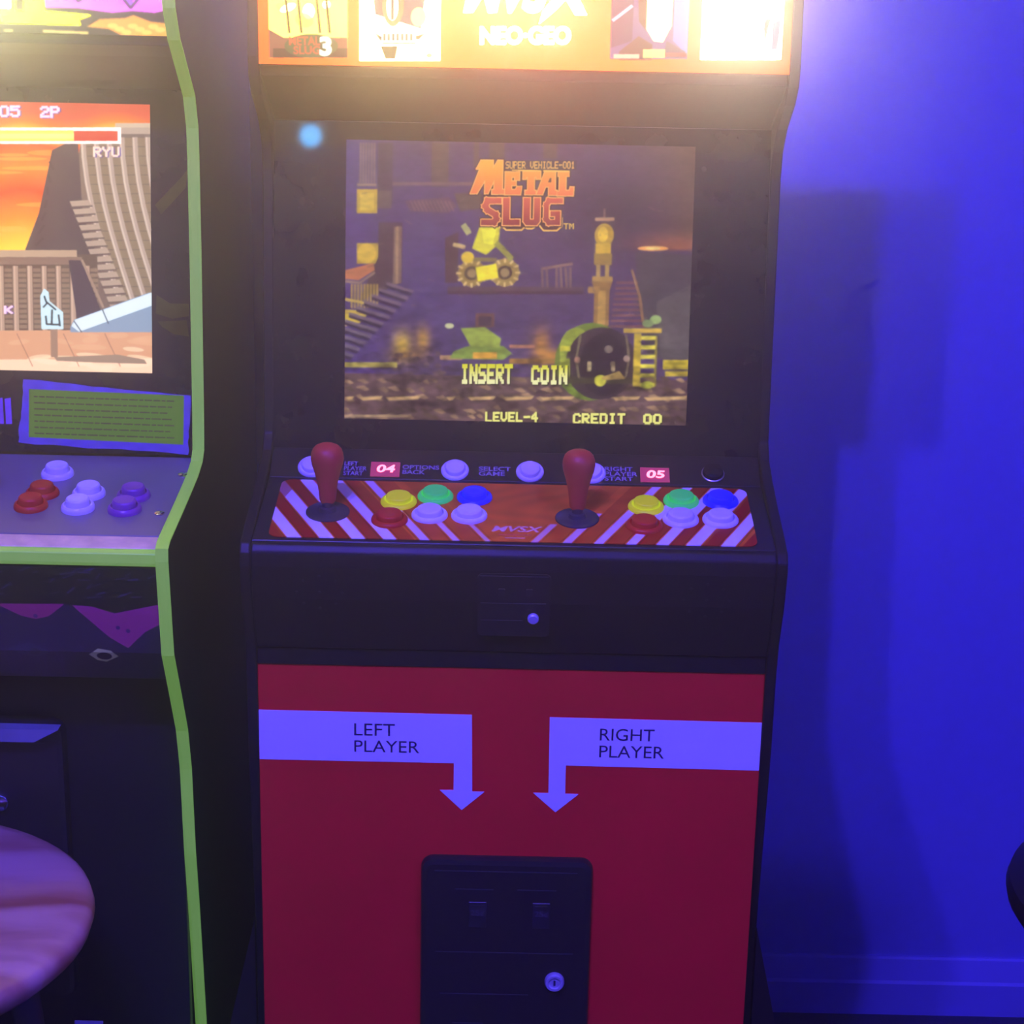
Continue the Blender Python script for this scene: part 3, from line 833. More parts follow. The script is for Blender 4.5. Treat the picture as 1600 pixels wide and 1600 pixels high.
# ------------------------------------------------------------------ the room
WY = 2.42
struct(box('wall_back', (-2.3, WY, 0), (2.3, WY + 0.1, 2.9), M['wall']), 'plain painted wall behind the cabinets, washed in blue light')
struct(box('wall_left', (-2.4, -1.8, 0), (-2.3, WY + 0.1, 2.9), M['wall']), 'painted side wall of the room')
struct(box('wall_right', (2.3, -1.8, 0), (2.4, WY + 0.1, 2.9), M['wall']), 'painted wall on the far side of the room')
struct(box('wall_front', (-2.4, -1.9, 0), (2.4, -1.8, 2.9), M['darkwall']), 'painted wall behind the viewer')
struct(box('ceiling', (-2.4, -1.9, 2.9), (2.4, WY + 0.1, 3.0), M['ceil']), 'flat painted ceiling')
struct(box('floor', (-2.4, -1.9, -0.1), (2.4, WY + 0.1, 0), M['floor']), 'dark carpeted floor')
struct(prism_x('baseboard_back', -2.3, 2.3, [(WY, 0), (WY - 0.016, 0), (WY - 0.016, 0.049), (WY - 0.013, 0.053), (WY - 0.006, 0.083), (WY - 0.004, 0.086), (WY, 0.086)], M['trim'], None), 'painted skirting board with a sloped top edge')

# ------------------------------------------------------------------ main arcade cabinet
XC = 0.0025
cab = thing('arcade_cabinet', (XC, 1.96, 0), 'black arcade cabinet with glowing orange marquee and red lower panel with white arrows', 'arcade machine', 'arcade cabinets')
SIDE = [(1.716, 0.0), (1.716, 0.50), (1.705, 0.60), (1.692, 0.715), (1.690, 0.80), (1.686, 0.826), (1.668, 0.873), (1.661, 0.905), (1.6615, 0.918), (1.668, 0.9262), (1.695, 0.9335), (1.7536, 0.9465), (1.80, 0.9595), (1.828, 0.970), (1.842, 0.984), (1.850, 1.05), (1.862, 1.165), (1.869, 1.240), (1.864, 1.266), (1.842, 1.290), (1.800, 1.316), (1.783, 1.334), (1.780, 1.352), (1.785, 1.40), (1.789, 1.555), (1.797, 1.568), (2.242, 1.268), (2.25, 1.255), (2.25, 0.0)]
HW, TH = 0.2505, 0.0100
IL, IR = XC - HW + TH, XC + HW - TH
for s in (-1, 1):
    x0 = XC + s * HW
    prism_x('side_panel', x0, x0 - s * TH, SIDE, M['black'], cab, 0.0016, 2, 25)
prism_x('back_panel', IL, IR, [(2.235, 0.02), (2.248, 0.02), (2.248, 1.250), (2.235, 1.250)], M['black'], cab)
prism_x('top_panel', IL, IR, [(1.800, 1.551), (2.238, 1.256), (2.242, 1.265), (1.800, 1.564)], M['black'], cab)
prism_x('base_panel', IL, IR, [(1.72, 0.015), (2.235, 0.015), (2.235, 0.03), (1.72, 0.03)], M['black'], cab)
red = prism_x('lower_panel', IL, IR, [(1.6945, 0.03), (1.706, 0.03), (1.706, 0.797), (1.6945, 0.797)], M['red'], cab, 0.0008, 1)
red['label'] = 'red printed lower front panel'
prism_x('header_rail', IL, IR, [(1.692, 0.7975), (1.71, 0.7975), (1.71, 0.815), (1.692, 0.815)], M['black'], cab, 0.001, 1)
dk = prism_x('control_housing', IL, IR, [(1.6885, 0.8155), (1.72, 0.8155), (1.84, 0.93), (1.84, 0.936), (1.806, 0.9355), (1.672, 0.9135), (1.672, 0.9265), (1.6655, 0.9255), (1.661, 0.919), (1.661, 0.905), (1.668, 0.872)], M['black'], cab, 0.0022, 3, 20)
# sloped control deck
s10, c10 = math.sin(R(10)), math.cos(R(10))
D0 = Vector((XC, 1.675, 0.927)); DU = Vector((1, 0, 0)); DV = Vector((0, c10, s10)); DN = DU.cross(DV)
def deckpt(x, d):
    t = (d - 1.675) / c10
    return Vector((x, 1.675, 0.927)) + DV * t
deck = prism_x('control_panel', IL, IR, [(1.6735, 0.9265), (1.8035, 0.9496), (1.806, 0.937), (1.6755, 0.9145)], M['blackmetal'], cab, 0.0006, 1)
b0, b1 = (1.679 - 1.675) / c10, (1.7965 - 1.675) / c10
ov = decal('panel_overlay', rrect(-0.2265, b0, 0.2245, b1, 0.010), D0, DU, DV, M['deckart'], cab, 0.0009, (-0.2265, b0, 0.2245, b1))
ov['label'] = 'orange and red striped control overlay'
# raised rear strip with start buttons
S0 = Vector((XC, 1.8035, 0.9496)); s30, c30 = math.sin(R(30)), math.cos(R(30)); SV = Vector((0, c30, s30)); SN = DU.cross(SV)
prism_x('button_strip', IL, IR, [(1.8035, 0.9496), (1.8385, 0.9698), (1.846, 0.9655), (1.846, 0.94), (1.806, 0.938)], M['blackmetal'], cab, 0.0006, 1)
def strippt(x, d):
    return Vector((x, d, 0.9496 + (d - 1.8035) * math.tan(R(30))))
# bezel with a window for the screen
BS = Vector((XC, 1.843, 1.0)); BV = Vector((0, math.sin(R(8)), math.cos(R(8)))); BN = DU.cross(BV)
def frame_bm(o, u, v, outer, inner, thick):
    n = Vector(u).cross(Vector(v)).normalized()
    bm = bmesh.new()
    def ring(r, dz):
        a0, b0_, a1, b1_ = r
        return [bm.verts.new(plane_pt(o, u, v, a, b) - n * dz) for a, b in ((a0, b0_), (a1, b0_), (a1, b1_), (a0, b1_))]
    of, inf, ob, inb = ring(outer, 0), ring(inner, 0), ring(outer, thick), ring(inner, thick)
    for i in range(4):
        j = (i + 1) % 4
        bm.faces.new((of[i], of[j], inf[j], inf[i])); bm.faces.new((ob[i], inb[i], inb[j], ob[j]))
        bm.faces.new((of[i], ob[i], ob[j], of[j])); bm.faces.new((inf[i], inf[j], inb[j], inb[i]))
    return bm
SCR = (-0.1705, -0.0005, 0.1680, 0.2710)
from_bm('bezel', frame_bm(BS, DU, BV, (-HW + TH, -0.0305, HW - TH, 0.2880), SCR, 0.006), M['blackgloss'], cab)
sc = decal('screen', [(SCR[0] - .002, SCR[1] - .002), (SCR[2] + .002, SCR[1] - .002), (SCR[2] + .002, SCR[3] + .002), (SCR[0] - .002, SCR[3] + .002)], BS - BN * 0.0095, DU, BV, M['screen'], cab, 0.004, SCR)
sc['label'] = 'lit game screen showing a title picture'
# overhang under the marquee
prism_x('overhang_panel', IL, IR, [(1.8835, 1.2850), (1.81, 1.3225), (1.787, 1.3345), (1.787, 1.3445), (1.83, 1.3445), (1.90, 1.30)], M['black'], cab, 0.002, 2, 20)
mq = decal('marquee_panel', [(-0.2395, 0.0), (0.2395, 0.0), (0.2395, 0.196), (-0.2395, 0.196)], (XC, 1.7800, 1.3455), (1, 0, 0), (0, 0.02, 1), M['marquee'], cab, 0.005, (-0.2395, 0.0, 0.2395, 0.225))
mq['label'] = 'backlit orange marquee with game covers'
prism_x('marquee_rail', IL, IR, [(1.7865, 1.5425), (1.80, 1.5425), (1.80, 1.555), (1.7865, 1.555)], M['black'], cab, 0.001)
prism_x('marquee_box', IL, IR, [(1.795, 1.35), (1.815, 1.35), (1.815, 1.54), (1.795, 1.54)], M['black'], cab)
# spread feet either side of the base
for s in (-1, 1):
    xo = XC + s * HW
    ft = from_bm('foot', prism_bm([(xo + s * 0.0004, 1.712, 0.0), (xo + s * 0.0004, 1.712, 0.516), (xo + s * 0.0290, 1.712, 0.39), (xo + s * 0.046, 1.712, 0.29), (xo + s * 0.050, 1.712, 0.0)], (0, 0.50, 0)), M['black'], cab)

# arrow decals
AO, AU, AV = (0, 1.6945, 0), (1, 0, 0), (0, 0, 1)
la = decal('arrow_decal', [(-0.2375, 0.6985), (-0.0508, 0.6985), (-0.0508, 0.6700), (-0.0642, 0.6700), (-0.0428, 0.6492), (-0.0209, 0.6690), (-0.0328, 0.6690), (-0.0342, 0.7490), (-0.2375, 0.7497)], AO, AU, AV, M['white'], cab, 0.0006)
la['label'] = 'white arrow reading LEFT PLAYER'
ra = decal('arrow_decal', [(0.0401, 0.7482), (0.0409, 0.6690), (0.0261, 0.6690), (0.0481, 0.6489), (0.0700, 0.6685), (0.0570, 0.6687), (0.0568, 0.6985), (0.2425, 0.6974), (0.2425, 0.7470)], AO, AU, AV, M['white'], cab, 0.0006)
ra['label'] = 'white arrow reading RIGHT PLAYER'
for par, st, x0, x1, y0, y1 in ((la, 'LEFT', -0.1465, -0.1075, 0.7255, 0.7380), (la, 'PLAYER', -0.1465, -0.0842, 0.7085, 0.7205), (ra, 'RIGHT', 0.0885, 0.1408, 0.7255, 0.7380), (ra, 'PLAYER', 0.0885, 0.1505, 0.7080, 0.7203)):
    text_decal('lettering', st, x0, y0, x1, y1, AO, AU, AV, M['ink'], par, 0.0009)

# coin door in the red panel
def coin_door(parent, x0, x1, z0, z1, yf, depth, m, r=0.012):
    pts = rrect(x0, z0, x1, z1, r)
    bm = prism_bm([(a, yf + depth, b) for a, b in pts], (0, -depth, 0))
    bmesh.ops.recalc_face_normals(bm, faces=bm.faces)
    es = [e for e in bm.edges if all(abs(v.co.y - yf) < 1e-6 for v in e.verts)]
    bmesh.ops.bevel(bm, geom=es, offset=0.006, segments=2, affect='EDGES', profile=0.6)
    return from_bm('coin_door', bm, m, parent)
cd = coin_door(cab, -0.0815, 0.0862, 0.22, 0.601, 1.6845, 0.010, M['blackmetal'])
def ridge(name, x0, x1, z, y, parent, m, h=0.0011):
    return box(name, (x0, y - 0.0008, z - h / 2), (x1, y + 0.001, z + h / 2), m, parent)
for x0, x1, z in ((-0.068, 0.071, 0.5885), (-0.0475, -0.0105, 0.569), (0.013, 0.051, 0.569), (-0.0665, 0.069, 0.500), (-0.062, 0.026, 0.4535), (-0.049, -0.018, 0.4205), (0.008, 0.05, 0.4205)):
    ridge('door_ridge', x0, x1, z, 1.6845, cd, M['steel'] if False else M['washer'])
M['coinink'] = mat('faint_print_ink', (0.11, 0.11, 0.10), 0.5, noise=0.2)
M['coinplate'] = mat('smoked_coin_button', (0.018, 0.018, 0.018), 0.4, noise=0.5, scale=150)
for x in (-0.0257, 0.0368):
    cp = box('coin_button', (x - 0.0088, 1.6838, 0.5275), (x + 0.0088, 1.6852, 0.5555), M['coinplate'], cd, 0.0006, 1)
for x in (-0.0257, 0.0368):
    ridge('coin_slot', x - 0.006, x + 0.006, 0.5518, 1.6840, cd, M['coinplate'], 0.0012)
    text_decal('lettering', '25\u00a2', x - 0.0065, 0.5395, x + 0.0065, 0.5470, (0, 1.6838, 0), (1, 0, 0), (0, 0, 1), M['coinink'], cd, 0.0002)
lathe('door_lock', [(0.0098, 0.0), (0.0098, 0.004), (0.0085, 0.0058), (0.0062, 0.0058), (0.0056, 0.0042), (0.0, 0.0042)], (0.0517, 1.6845, 0.4700), (0, -1, 0), M['lock'], cd, 28)
box('key_slot', (0.0507, 1.6797, 0.4672), (0.0527, 1.6805, 0.4728), M['ink'], cd)
# small coin door on the control housing
FU = Vector((1, 0, 0)); FV = (Vector((0, 1.661, 0.905)) - Vector((0, 1.668, 0.872))).normalized(); FO = Vector((0, 1.668, 0.872))
FN = FU.cross(FV)
def facept(x, z):
    return Vector((x, 1.668 + (z - 0.872) * (1.661 - 1.668) / 0.033, z))
mini = decal('change_door', rrect(-0.0300, -0.035, 0.0370, 0.0320, 0.005), FO, FU, FV, M['blackmetal'], cab, 0.0012)
for x0, x1, b in ((-0.028, 0.035, 0.0295), (-0.027, 0.033, 0.0005), (-0.027, 0.012, -0.018)):
    decal('door_ridge', [(x0, b - 0.0004), (x1, b - 0.0004), (x1, b + 0.0004), (x0, b + 0.0004)], FO + FN * 0.0012, FU, FV, M['washer'], mini, 0.0006)
for x in (-0.0079, 0.0174):
    decal('coin_button', rrect(x - 0.003, 0.0085, x + 0.003, 0.0165, 0.001), FO + FN * 0.0012, FU, FV, M['coinplate'], mini, 0.0012)
lathe('door_lock', [(0.0052, 0.0), (0.0052, 0.003), (0.0042, 0.004), (0.0, 0.004)], facept(0.0216, 0.8585) + FN * 0.0025, FN, M['lock'], mini, 24)
# speaker perforations on both sides of the housing
for cx in (-0.178, 0.178):
    bm = bmesh.new()
    for i in range(9):
        t = 2 * math.pi * i / 8
        r = 0.0 if i == 8 else 0.021
        p = facept(XC + cx + r * math.cos(t), 0.8795 + r * math.sin(t) * 0.8) + FN * 0.0003
        vs = [bm.verts.new(p + FU * 0.0014 * math.cos(a) + FV * 0.0014 * math.sin(a)) for a in np.linspace(0, 2 * math.pi, 10, False)]
        bm.faces.new(vs)
        vs2 = [bm.verts.new(v.co + FN * 0.0004) for v in vs]
        bm.faces.new(vs2)
        for k in range(10):
            bm.faces.new((vs[k], vs[(k + 1) % 10], vs2[(k + 1) % 10], vs2[k]))
    from_bm('speaker_grille', bm, M['coinplate'], cab)

# joysticks
def joystick(parent, x, d, top):
    b = deckpt(x, d)
    n = DN
    L = (top - b.z) / n.z
    ax = Vector((0, -0.02, 1)).normalized()
    o = b + n * 0.0009
    j = lathe('joystick', [(0.0207, 0.0), (0.0207, 0.0010), (0.0195, 0.0019), (0.0085, 0.0024), (0.0075, 0.0060), (0.0052, 0.0070), (0.0052, 0.0140)], o, n, M['washer'], parent, 40)
    h = top - o.z
    k = h / 0.0669
    lathe('bat_top', [(0.0, 0.0095), (0.0062, 0.0098), (0.0078, 0.0130), (0.0084, 0.0210), (0.0099, 0.0310), (0.0124, 0.0405), (0.0145, 0.0475), (0.0154, 0.0530), (0.0150, 0.0580), (0.0134, 0.0622), (0.0108, 0.0650), (0.0070, 0.0668), (0.0035, 0.0675), (0.0, 0.0677)], o, ax, M['bat'], j, 40)
    return j
joystick(cab, -0.1735, 1.729, 1.0025)['label'] = 'red bat-top joystick with black dust washer'
joystick(cab, 0.0614, 1.7265, 1.0010)['label'] = 'red bat-top joystick with black dust washer'
# push buttons
def button(parent, p, n, r, m, hgt=1.0):
    ring = lathe('push_button', [(r, 0.0), (r, 0.0014 * hgt), (r * 0.95, 0.0030 * hgt), (r * 0.86, 0.0040 * hgt), (r * 0.80, 0.0040 * hgt), (r * 0.745, 0.0022 * hgt), (0.0, 0.0022 * hgt)], p, n, m, parent, 36)
    lathe('plunger', [(r * 0.70, 0.0020 * hgt), (r * 0.70, 0.0068 * hgt), (r * 0.665, 0.0079 * hgt), (r * 0.60, 0.0084 * hgt), (r * 0.35, 0.0079 * hgt), (0.0, 0.0076 * hgt)], p, n, m, ring, 36)
    return ring
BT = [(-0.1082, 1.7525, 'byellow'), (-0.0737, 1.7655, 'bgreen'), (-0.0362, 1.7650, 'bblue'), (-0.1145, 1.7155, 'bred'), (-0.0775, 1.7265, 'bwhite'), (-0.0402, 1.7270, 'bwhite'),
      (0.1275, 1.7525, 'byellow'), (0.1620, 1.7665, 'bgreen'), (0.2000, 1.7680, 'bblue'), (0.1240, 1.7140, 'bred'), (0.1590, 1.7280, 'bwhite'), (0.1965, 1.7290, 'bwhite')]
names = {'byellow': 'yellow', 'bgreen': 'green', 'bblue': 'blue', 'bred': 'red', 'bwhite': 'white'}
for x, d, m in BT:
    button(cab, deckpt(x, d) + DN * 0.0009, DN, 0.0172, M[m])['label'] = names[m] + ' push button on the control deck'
for x, d in ((-0.1975, 1.8155), (-0.0568, 1.8150), (0.0168, 1.8150), (0.0775, 1.8150)):
    button(cab, strippt(x, d), SN, 0.0138, M['bwhite'], 0.85)['label'] = 'small white start button on the rear strip'
kb = lathe('volume_knob', [(0.0105, 0.0), (0.0105, 0.003), (0.0095, 0.0065), (0.006, 0.0085), (0.0, 0.009)], strippt(0.1965, 1.8165), SN, M['blackgloss'], cab, 28)
lathe('knob_glint_ring', [(0.0108, 0.0010), (0.0114, 0.0014), (0.0114, 0.0024), (0.0106, 0.0030)], strippt(0.1965, 1.8165), SN, M['steel'], kb, 28)  # steel ring added to give the knob its bright glint
# number displays
def led(x, digits, a):
    w = 0.0143
    b = (1.8145 - 1.8035) / c30
    p = decal('number_display', [(-w, -0.0096), (w, -0.0096), (w, 0.0096), (-w, 0.0096)], strippt(x, 1.8145), DU, SV, M['ledpanel'], cab, 0.0010)
    p['label'] = 'glowing red number display'
    text_decal('digit', digits, -0.0082, -0.0050, 0.0098, 0.0056, strippt(x, 1.8145), DU, SV, M['leddigit'], p, 0.0014, bold=0.03, shear=0.12)
led(-0.1253, '04', 0); led(0.1395, '05', 0)
for st, x0, x1, hh in (('LEFT\nPLAYER\nSTART', -0.1660, -0.1435, 0.0095), ('OPTIONS\nBACK', -0.1085, -0.0725, 0.0062), ('SELECT\nGAME', -0.0335, -0.0020, 0.0062), ('RIGHT\nPLAYER\nSTART', 0.0900, 0.1225, 0.0095)):
    text_decal('lettering', st, x0, -hh, x1, hh, strippt(0, 1.8150), DU, SV, M['purpleink'], cab, 0.0004, bold=0.015, line=0.85)

# ------------------------------------------------------------------ neighbouring arcade cabinet with green edging
XR = -0.305
XL = -0.747
XM = (XR + XL) / 2
lc = thing('arcade_cabinet', (XM, 1.96, 0), 'arcade cabinet with bright green edging and a sunset fighting game on screen', 'arcade machine', 'arcade cabinets')
LS = [(1.748, 0.0), (1.746, 0.375), (1.726, 0.52), (1.7135, 0.59), (1.7055, 0.682), (1.6917, 0.729), (1.667, 0.772), (1.634, 0.828), (1.628, 0.868), (1.6205, 0.922), (1.6215, 0.9325), (1.632, 0.9365), (1.70, 0.9425), (1.7496, 0.9475), (1.79, 0.952), (1.817, 0.9585), (1.829, 0.968), (1.8335, 1.0), (1.837, 1.05), (1.8445, 1.158), (1.848, 1.250), (1.847, 1.280), (1.834, 1.311), (1.793, 1.343), (1.762, 1.367), (1.742, 1.395), (1.738, 1.42), (1.735, 1.57), (1.745, 1.585), (2.19, 1.585), (2.20, 1.575), (2.20, 0.0)]
TW = 0.0115
for x0, x1 in ((XR, XR - TW), (XL, XL + TW)):
    prism_x('side_panel', x0, x1, LS, M['black'], lc)
def edging(parent, x0, x1, path, t=0.0022):
    bm = bmesh.new()
    P = [Vector((0, d, h)) for d, h in path]
    prev = None
    for i, p in enumerate(P):
        a = (P[min(i + 1, len(P) - 1)] - P[max(i - 1, 0)]).normalized()
        n = Vector((0, -a.z, a.y))       # outward (to the viewer / up)
        if n.y > 0.3:
            n = -n
        cr = [bm.verts.new((x0, p.y, p.z)), bm.verts.new(Vector((x0, p.y, p.z)) + n * t * 0.7), bm.verts.new(Vector(((x0 * 3 + x1) / 4, p.y, p.z)) + n * t),
              bm.verts.new(Vector(((x0 + 3 * x1) / 4, p.y, p.z)) + n * t), bm.verts.new(Vector((x1, p.y, p.z)) + n * t * 0.7), bm.verts.new((x1, p.y, p.z))]
        if prev:
            for k in range(5):
                bm.faces.new((prev[k], prev[k + 1], cr[k + 1], cr[k]))
            bm.faces.new((prev[5], prev[0], cr[0], cr[5]))
        else:
            bm.faces.new(cr)
        prev = cr
    bm.faces.new(prev)
    return from_bm('edge_molding', bm, M['tmold'], parent)
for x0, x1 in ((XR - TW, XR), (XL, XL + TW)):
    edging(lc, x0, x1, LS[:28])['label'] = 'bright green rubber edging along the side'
JL, JR = XL + TW, XR - TW
prism_x('back_panel', JL, JR, [(2.185, 0.02), (2.198, 0.02), (2.198, 1.57), (2.185, 1.57)], M['black'], lc)
prism_x('top_panel', JL, JR, [(1.75, 1.57), (2.185, 1.57), (2.185, 1.583), (1.75, 1.583)], M['black'], lc)
prism_x('lower_panel', JL, JR, [(1.716, 0.0), (1.73, 0.0), (1.73, 0.789), (1.716, 0.789)], M['black'], lc, 0.001, 1)
# sloped front with print, then the deck
prism_x('front_housing', JL, JR, [(1.705, 0.790), (1.74, 0.790), (1.82, 0.93), (1.64, 0.915), (1.6280, 0.914), (1.6310, 0.868), (1.6370, 0.828), (1.657, 0.794)], M['black'], lc, 0.001, 1)
def strip_uv(name, prof, x0, x1, m, parent, off):
    """printed sheet following a profile (d,h) list from top to bottom, offset toward the viewer"""
    bm = bmesh.new()
    lay = bm.loops.layers.uv.new('UVMap')
    L = [0.0]
    for a, b in zip(prof, prof[1:]):
        L.append(L[-1] + math.hypot(b[0] - a[0], b[1] - a[1]))
    rows = []
    for i, (d, h) in enumerate(prof):
        rows.append((bm.verts.new((x0, d - off, h)), bm.verts.new((x1, d - off, h)), 1 - L[i] / L[-1]))
    back = [(bm.verts.new((x0, d - off + 0.0008, h)), bm.verts.new((x1, d - off + 0.0008, h))) for d, h in prof]
    for (a, b, u0), (c_, d_, u1) in zip(rows, rows[1:]):
        f = bm.faces.new((a, b, d_, c_))
        for l, uv in zip(f.loops, ((0, u0), (1, u0), (1, u1), (0, u1))):
            l[lay].uv = uv
    n = len(prof)
    for i in range(n - 1):
        bm.faces.new((back[i][0], back[i + 1][0], back[i + 1][1], back[i][1]))
        bm.faces.new((rows[i][0], rows[i + 1][0], back[i + 1][0], back[i][0])); bm.faces.new((rows[i][1], back[i][1], back[i + 1][1], rows[i + 1][1]))
    bm.faces.new((rows[0][0], back[0][0], back[0][1], rows[0][1])); bm.faces.new((rows[-1][0], rows[-1][1], back[-1][1], back[-1][0]))
    return from_bm(name, bm, m, parent)
strip_uv('front_print', [(1.6285, 0.912), (1.6310, 0.868), (1.6370, 0.828), (1.6565, 0.7955)], JR - 0.230, JR - 0.0005, M['lfront'], lc, 0.0016)['label'] = 'dark front print with purple patches'
E0, s8, c8 = Vector((XM, 1.63, 0.930)), math.sin(R(8)), math.cos(R(8))
EV = Vector((0, c8, s8)); EN = DU.cross(EV)
def ldeck(x, d):
    return Vector((x, d, 0.930 + (d - 1.63) * math.tan(R(8))))
prism_x('control_panel', JL, JR, [(1.6560, 0.9337), (1.8340, 0.9587), (1.836, 0.946), (1.657, 0.9235)], M['deckpurple'], lc, 0.0006, 1)
prism_x('deck_edge', JL, JR, [(1.6330, 0.9295), (1.6555, 0.9333), (1.6565, 0.9232), (1.6335, 0.9195)], M['marble'], lc, 0.0008, 1)['label'] = 'pale marbled front edge of the deck'
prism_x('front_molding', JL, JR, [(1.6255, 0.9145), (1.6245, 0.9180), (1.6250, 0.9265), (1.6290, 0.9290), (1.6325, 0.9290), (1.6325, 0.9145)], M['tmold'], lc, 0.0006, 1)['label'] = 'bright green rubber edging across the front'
for x, d, m in ((-0.4407, 1.786, 'bwhite'), (-0.4447, 1.7405, 'bred'), (-0.4490, 1.7125, 'bred'), (-0.4010, 1.7420, 'bwhite'), (-0.4046, 1.7110, 'bwhite'), (-0.3582, 1.7400, 'bpurple'), (-0.3609, 1.7095, 'bpurple'), (-0.515, 1.786, 'bwhite')):
    nm = {'bwhite': 'white', 'bred': 'red', 'bpurple': 'purple'}[m]
    button(lc, ldeck(x, d), EN, 0.0158, M[m], 1.35)['label'] = nm + ' push button on the grey deck'
js = lathe('joystick', [(0.0195, 0.0), (0.0195, 0.001), (0.018, 0.002), (0.006, 0.0024), (0.005, 0.006), (0.005, 0.030)], ldeck(-0.5030, 1.733), EN, M['washer'], lc, 36)
lathe('ball_top', [(0.0, 0.026)] + [(0.0165 * math.sin(t), 0.042 - 0.0165 * math.cos(t)) for t in np.linspace(0.25, math.pi - 0.01, 12)], ldeck(-0.5030, 1.733), EN, M['bat'], js, 32)
for x, d in ((-0.3205, 1.792), (-0.3275, 1.7035)):
    lathe('screw', [(0.0050, 0.0), (0.0048, 0.0012), (0.0030, 0.0022), (0.0, 0.0024)], ldeck(x, d), EN, M['chrome'], lc, 18)
# screen, bezel, card
LB = Vector((XM, 1.840, 1.0))
LSCR = (-0.357 - 0.3375 - XM, 0.0410, -0.357 - XM, 0.3005)
from_bm('bezel', frame_bm(LB, DU, BV, (JL - XM, -0.0395, JR - XM, 0.3150), LSCR, 0.006), M['blackgloss'], lc)
ls = decal('screen', [(LSCR[0] - .002, LSCR[1] - .002), (LSCR[2] + .002, LSCR[1] - .002), (LSCR[2] + .002, LSCR[3] + .002), (LSCR[0] - .002, LSCR[3] + .002)], LB - BN * 0.0095, DU, BV, M['lscreen'], lc, 0.004, LSCR)
ls['label'] = 'bright screen with orange sunset and tiled roofs'
def ragged(pts, amp, n=10):
    out = []
    for (xa, ya), (xb, yb) in zip(pts, pts[1:] + pts[:1]):
        for i in range(n):
            t = i / n
            j = 0 if i == 0 else amp
            out.append((xa + (xb - xa) * t + rnd.uniform(-j, j), ya + (yb - ya) * t + rnd.uniform(-j, j)))
    return out
cx0 = -0.4880 - XM
card = decal('instruction_card', ragged([(cx0 - 0.002, -0.0300), (cx0 + 0.166, -0.0392), (cx0 + 0.169, 0.0200), (cx0 + 0.004, 0.0325)], 0.0012), LB, DU, BV, M['card'], lc, 0.0008, (cx0 - 0.002, -0.0385, cx0 + 0.172, 0.0310))
card['label'] = 'lime instruction card with ragged violet border'
M['violetink'] = mat('violet_print_ink', (0.32, 0.10, 0.42), 0.5, noise=0.2, scale=60)
# pale streaks of bezel print beside and below the screen
M['sageink'] = mat('sage_print_ink', (0.09, 0.11, 0.006), 0.5, spec=0.05, noise=0.4, scale=40)
for q in ([(0.005, 0.118), (0.018, 0.110), (0.0365, 0.110), (0.0365, 0.098), (0.020, 0.095), (0.004, 0.100)], [(0.006, 0.092), (0.034, 0.094), (0.0365, 0.078), (0.022, 0.080), (0.010, 0.087)], [(0.004, 0.205), (0.030, 0.232), (0.036, 0.240), (0.034, 0.222), (0.010, 0.196)]):
    decal('bezel_print', [(LSCR[2] + a, b) for a, b in q], LB, DU, BV, M['sageink'], lc, 0.0004)
for k in range(3):
    decal('bezel_print', [(cx0 - 0.030 + k * 0.008, -0.012 + 0.0), (cx0 - 0.024 + k * 0.008, -0.012), (cx0 - 0.025 + k * 0.008, 0.014), (cx0 - 0.031 + k * 0.008, 0.013)], LB, DU, BV, M['violetink'], lc, 0.0004)
# overhang and marquee
prism_x('overhang_panel', JL, JR, [(1.8845, 1.3110), (1.80, 1.348), (1.768, 1.3600), (1.768, 1.3685), (1.83, 1.3685), (1.90, 1.325)], M['black'], lc, 0.001, 2, 20)
lm = decal('marquee_panel', [(JL - XM, 0.0), (JR - XM, 0.0), (JR - XM, 0.195), (JL - XM, 0.195)], (XM, 1.765, 1.3690), (1, 0, 0), (0, 0, 1), M['lmarquee'], lc, 0.005, (JL - XM, 0.0, JR - XM, 0.195 * 0.98))
lm['label'] = 'backlit marquee with yellow numerals and pink patches'
prism_x('marquee_box', JL, JR, [(1.775, 1.37), (1.80, 1.37), (1.80, 1.565), (1.775, 1.565)], M['black'], lc)
lcd = coin_door(lc, -0.640, -0.4275, 0.43, 0.7290, 1.7000, 0.0165, M['blackmetal'], 0.014)
dh = from_bm('lit_bevel_bar', prism_bm([(-0.640, 1.7000, 0.7145), (-0.452, 1.7000, 0.7145), (-0.4285, 1.7000, 0.7275), (-0.640, 1.7000, 0.7285)], (0, -0.014, 0)), M['litbevel'], lcd)  # pale bar added as the blue-lit top bevel of the coin door
for x0, x1, z in ((-0.625, -0.445, 0.708), (-0.61, -0.52, 0.66)):
    ridge('door_ridge', x0, x1, z, 1.7000, lcd, M['washer'])
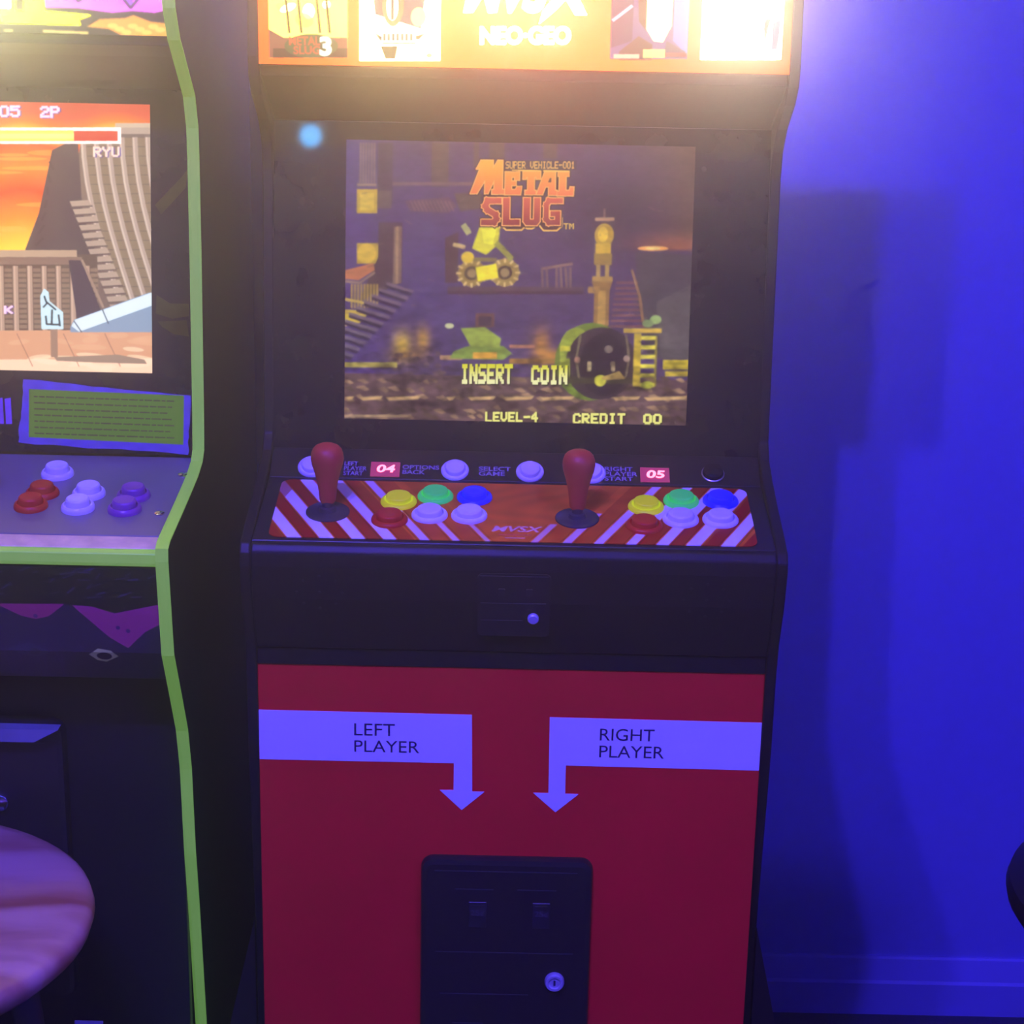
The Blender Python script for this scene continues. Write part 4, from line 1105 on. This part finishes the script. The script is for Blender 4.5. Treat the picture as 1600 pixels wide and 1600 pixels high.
lathe('door_lock', [(0.0085, 0.0), (0.0085, 0.004), (0.007, 0.005), (0.0, 0.005)], (-0.4915, 1.7000, 0.645), (0, -1, 0), M['chrome'], lcd, 24)
box('rating_plate', (-0.4345, 1.7145, 0.372), (-0.4055, 1.717, 0.3945), M['plate'], lc, 0.0004, 1)

# ------------------------------------------------------------------ stools
def stool(cx, cy, h, r, seat_m, leg_m, label, thick, wood):
    t = thing('bar_stool', (cx, cy, 0), label, 'stool', 'stools in front of the cabinets')
    if wood:
        prof = [(r * 0.80, -thick), (r * 0.93, -thick * 0.92), (r * 0.985, -thick * 0.62), (r, -thick * 0.35), (r * 0.99, -thick * 0.14), (r * 0.965, -0.001), (r * 0.90, 0.0015), (r * 0.70, -0.001), (r * 0.4, -0.005), (0, -0.007)]
    else:
        prof = [(r * 0.85, -thick), (r * 0.95, -thick * 0.9), (r * 0.99, -thick * 0.65), (r, -thick * 0.45), (r * 0.985, -thick * 0.22), (r * 0.94, -0.004), (r * 0.85, 0.003), (r * 0.5, 0.010), (0, 0.012)]
    st = lathe('seat', prof, (cx, cy, h), (0, 0, 1), seat_m, t, 64)
    for k in range(4):
        a = R(45 + 90 * k)
        p0 = Vector((cx + 0.70 * r * math.cos(a), cy + 0.70 * r * math.sin(a), h - thick - 0.001))
        p1 = Vector((cx + 1.02 * r * math.cos(a), cy + 1.02 * r * math.sin(a), 0.0))
        tube('leg', [p0, p0.lerp(p1, 0.5), p1], 0.015, leg_m, t, 0.012)
    f = 0.70
    rr = r * (0.70 + 0.32 * f)
    tube('footrest_ring', [(cx + (rr - 0.004) * math.cos(q), cy + (rr - 0.004) * math.sin(q), (h - thick) * (1 - f)) for q in np.linspace(0, 2 * math.pi, 48, False)], 0.008, M['steel'], t, closed=True, seg=10)
    return t
stool(-0.553, 1.488, 0.640, 0.194, M['wood'], M['washer'], 'round worn wooden stool seat in front of the green-edged cabinet', 0.034, True)
stool(0.646, 1.585, 0.640, 0.180, M['darkbody'], M['darkbody'], 'round black padded stool standing beside the bare blue wall', 0.042, False)
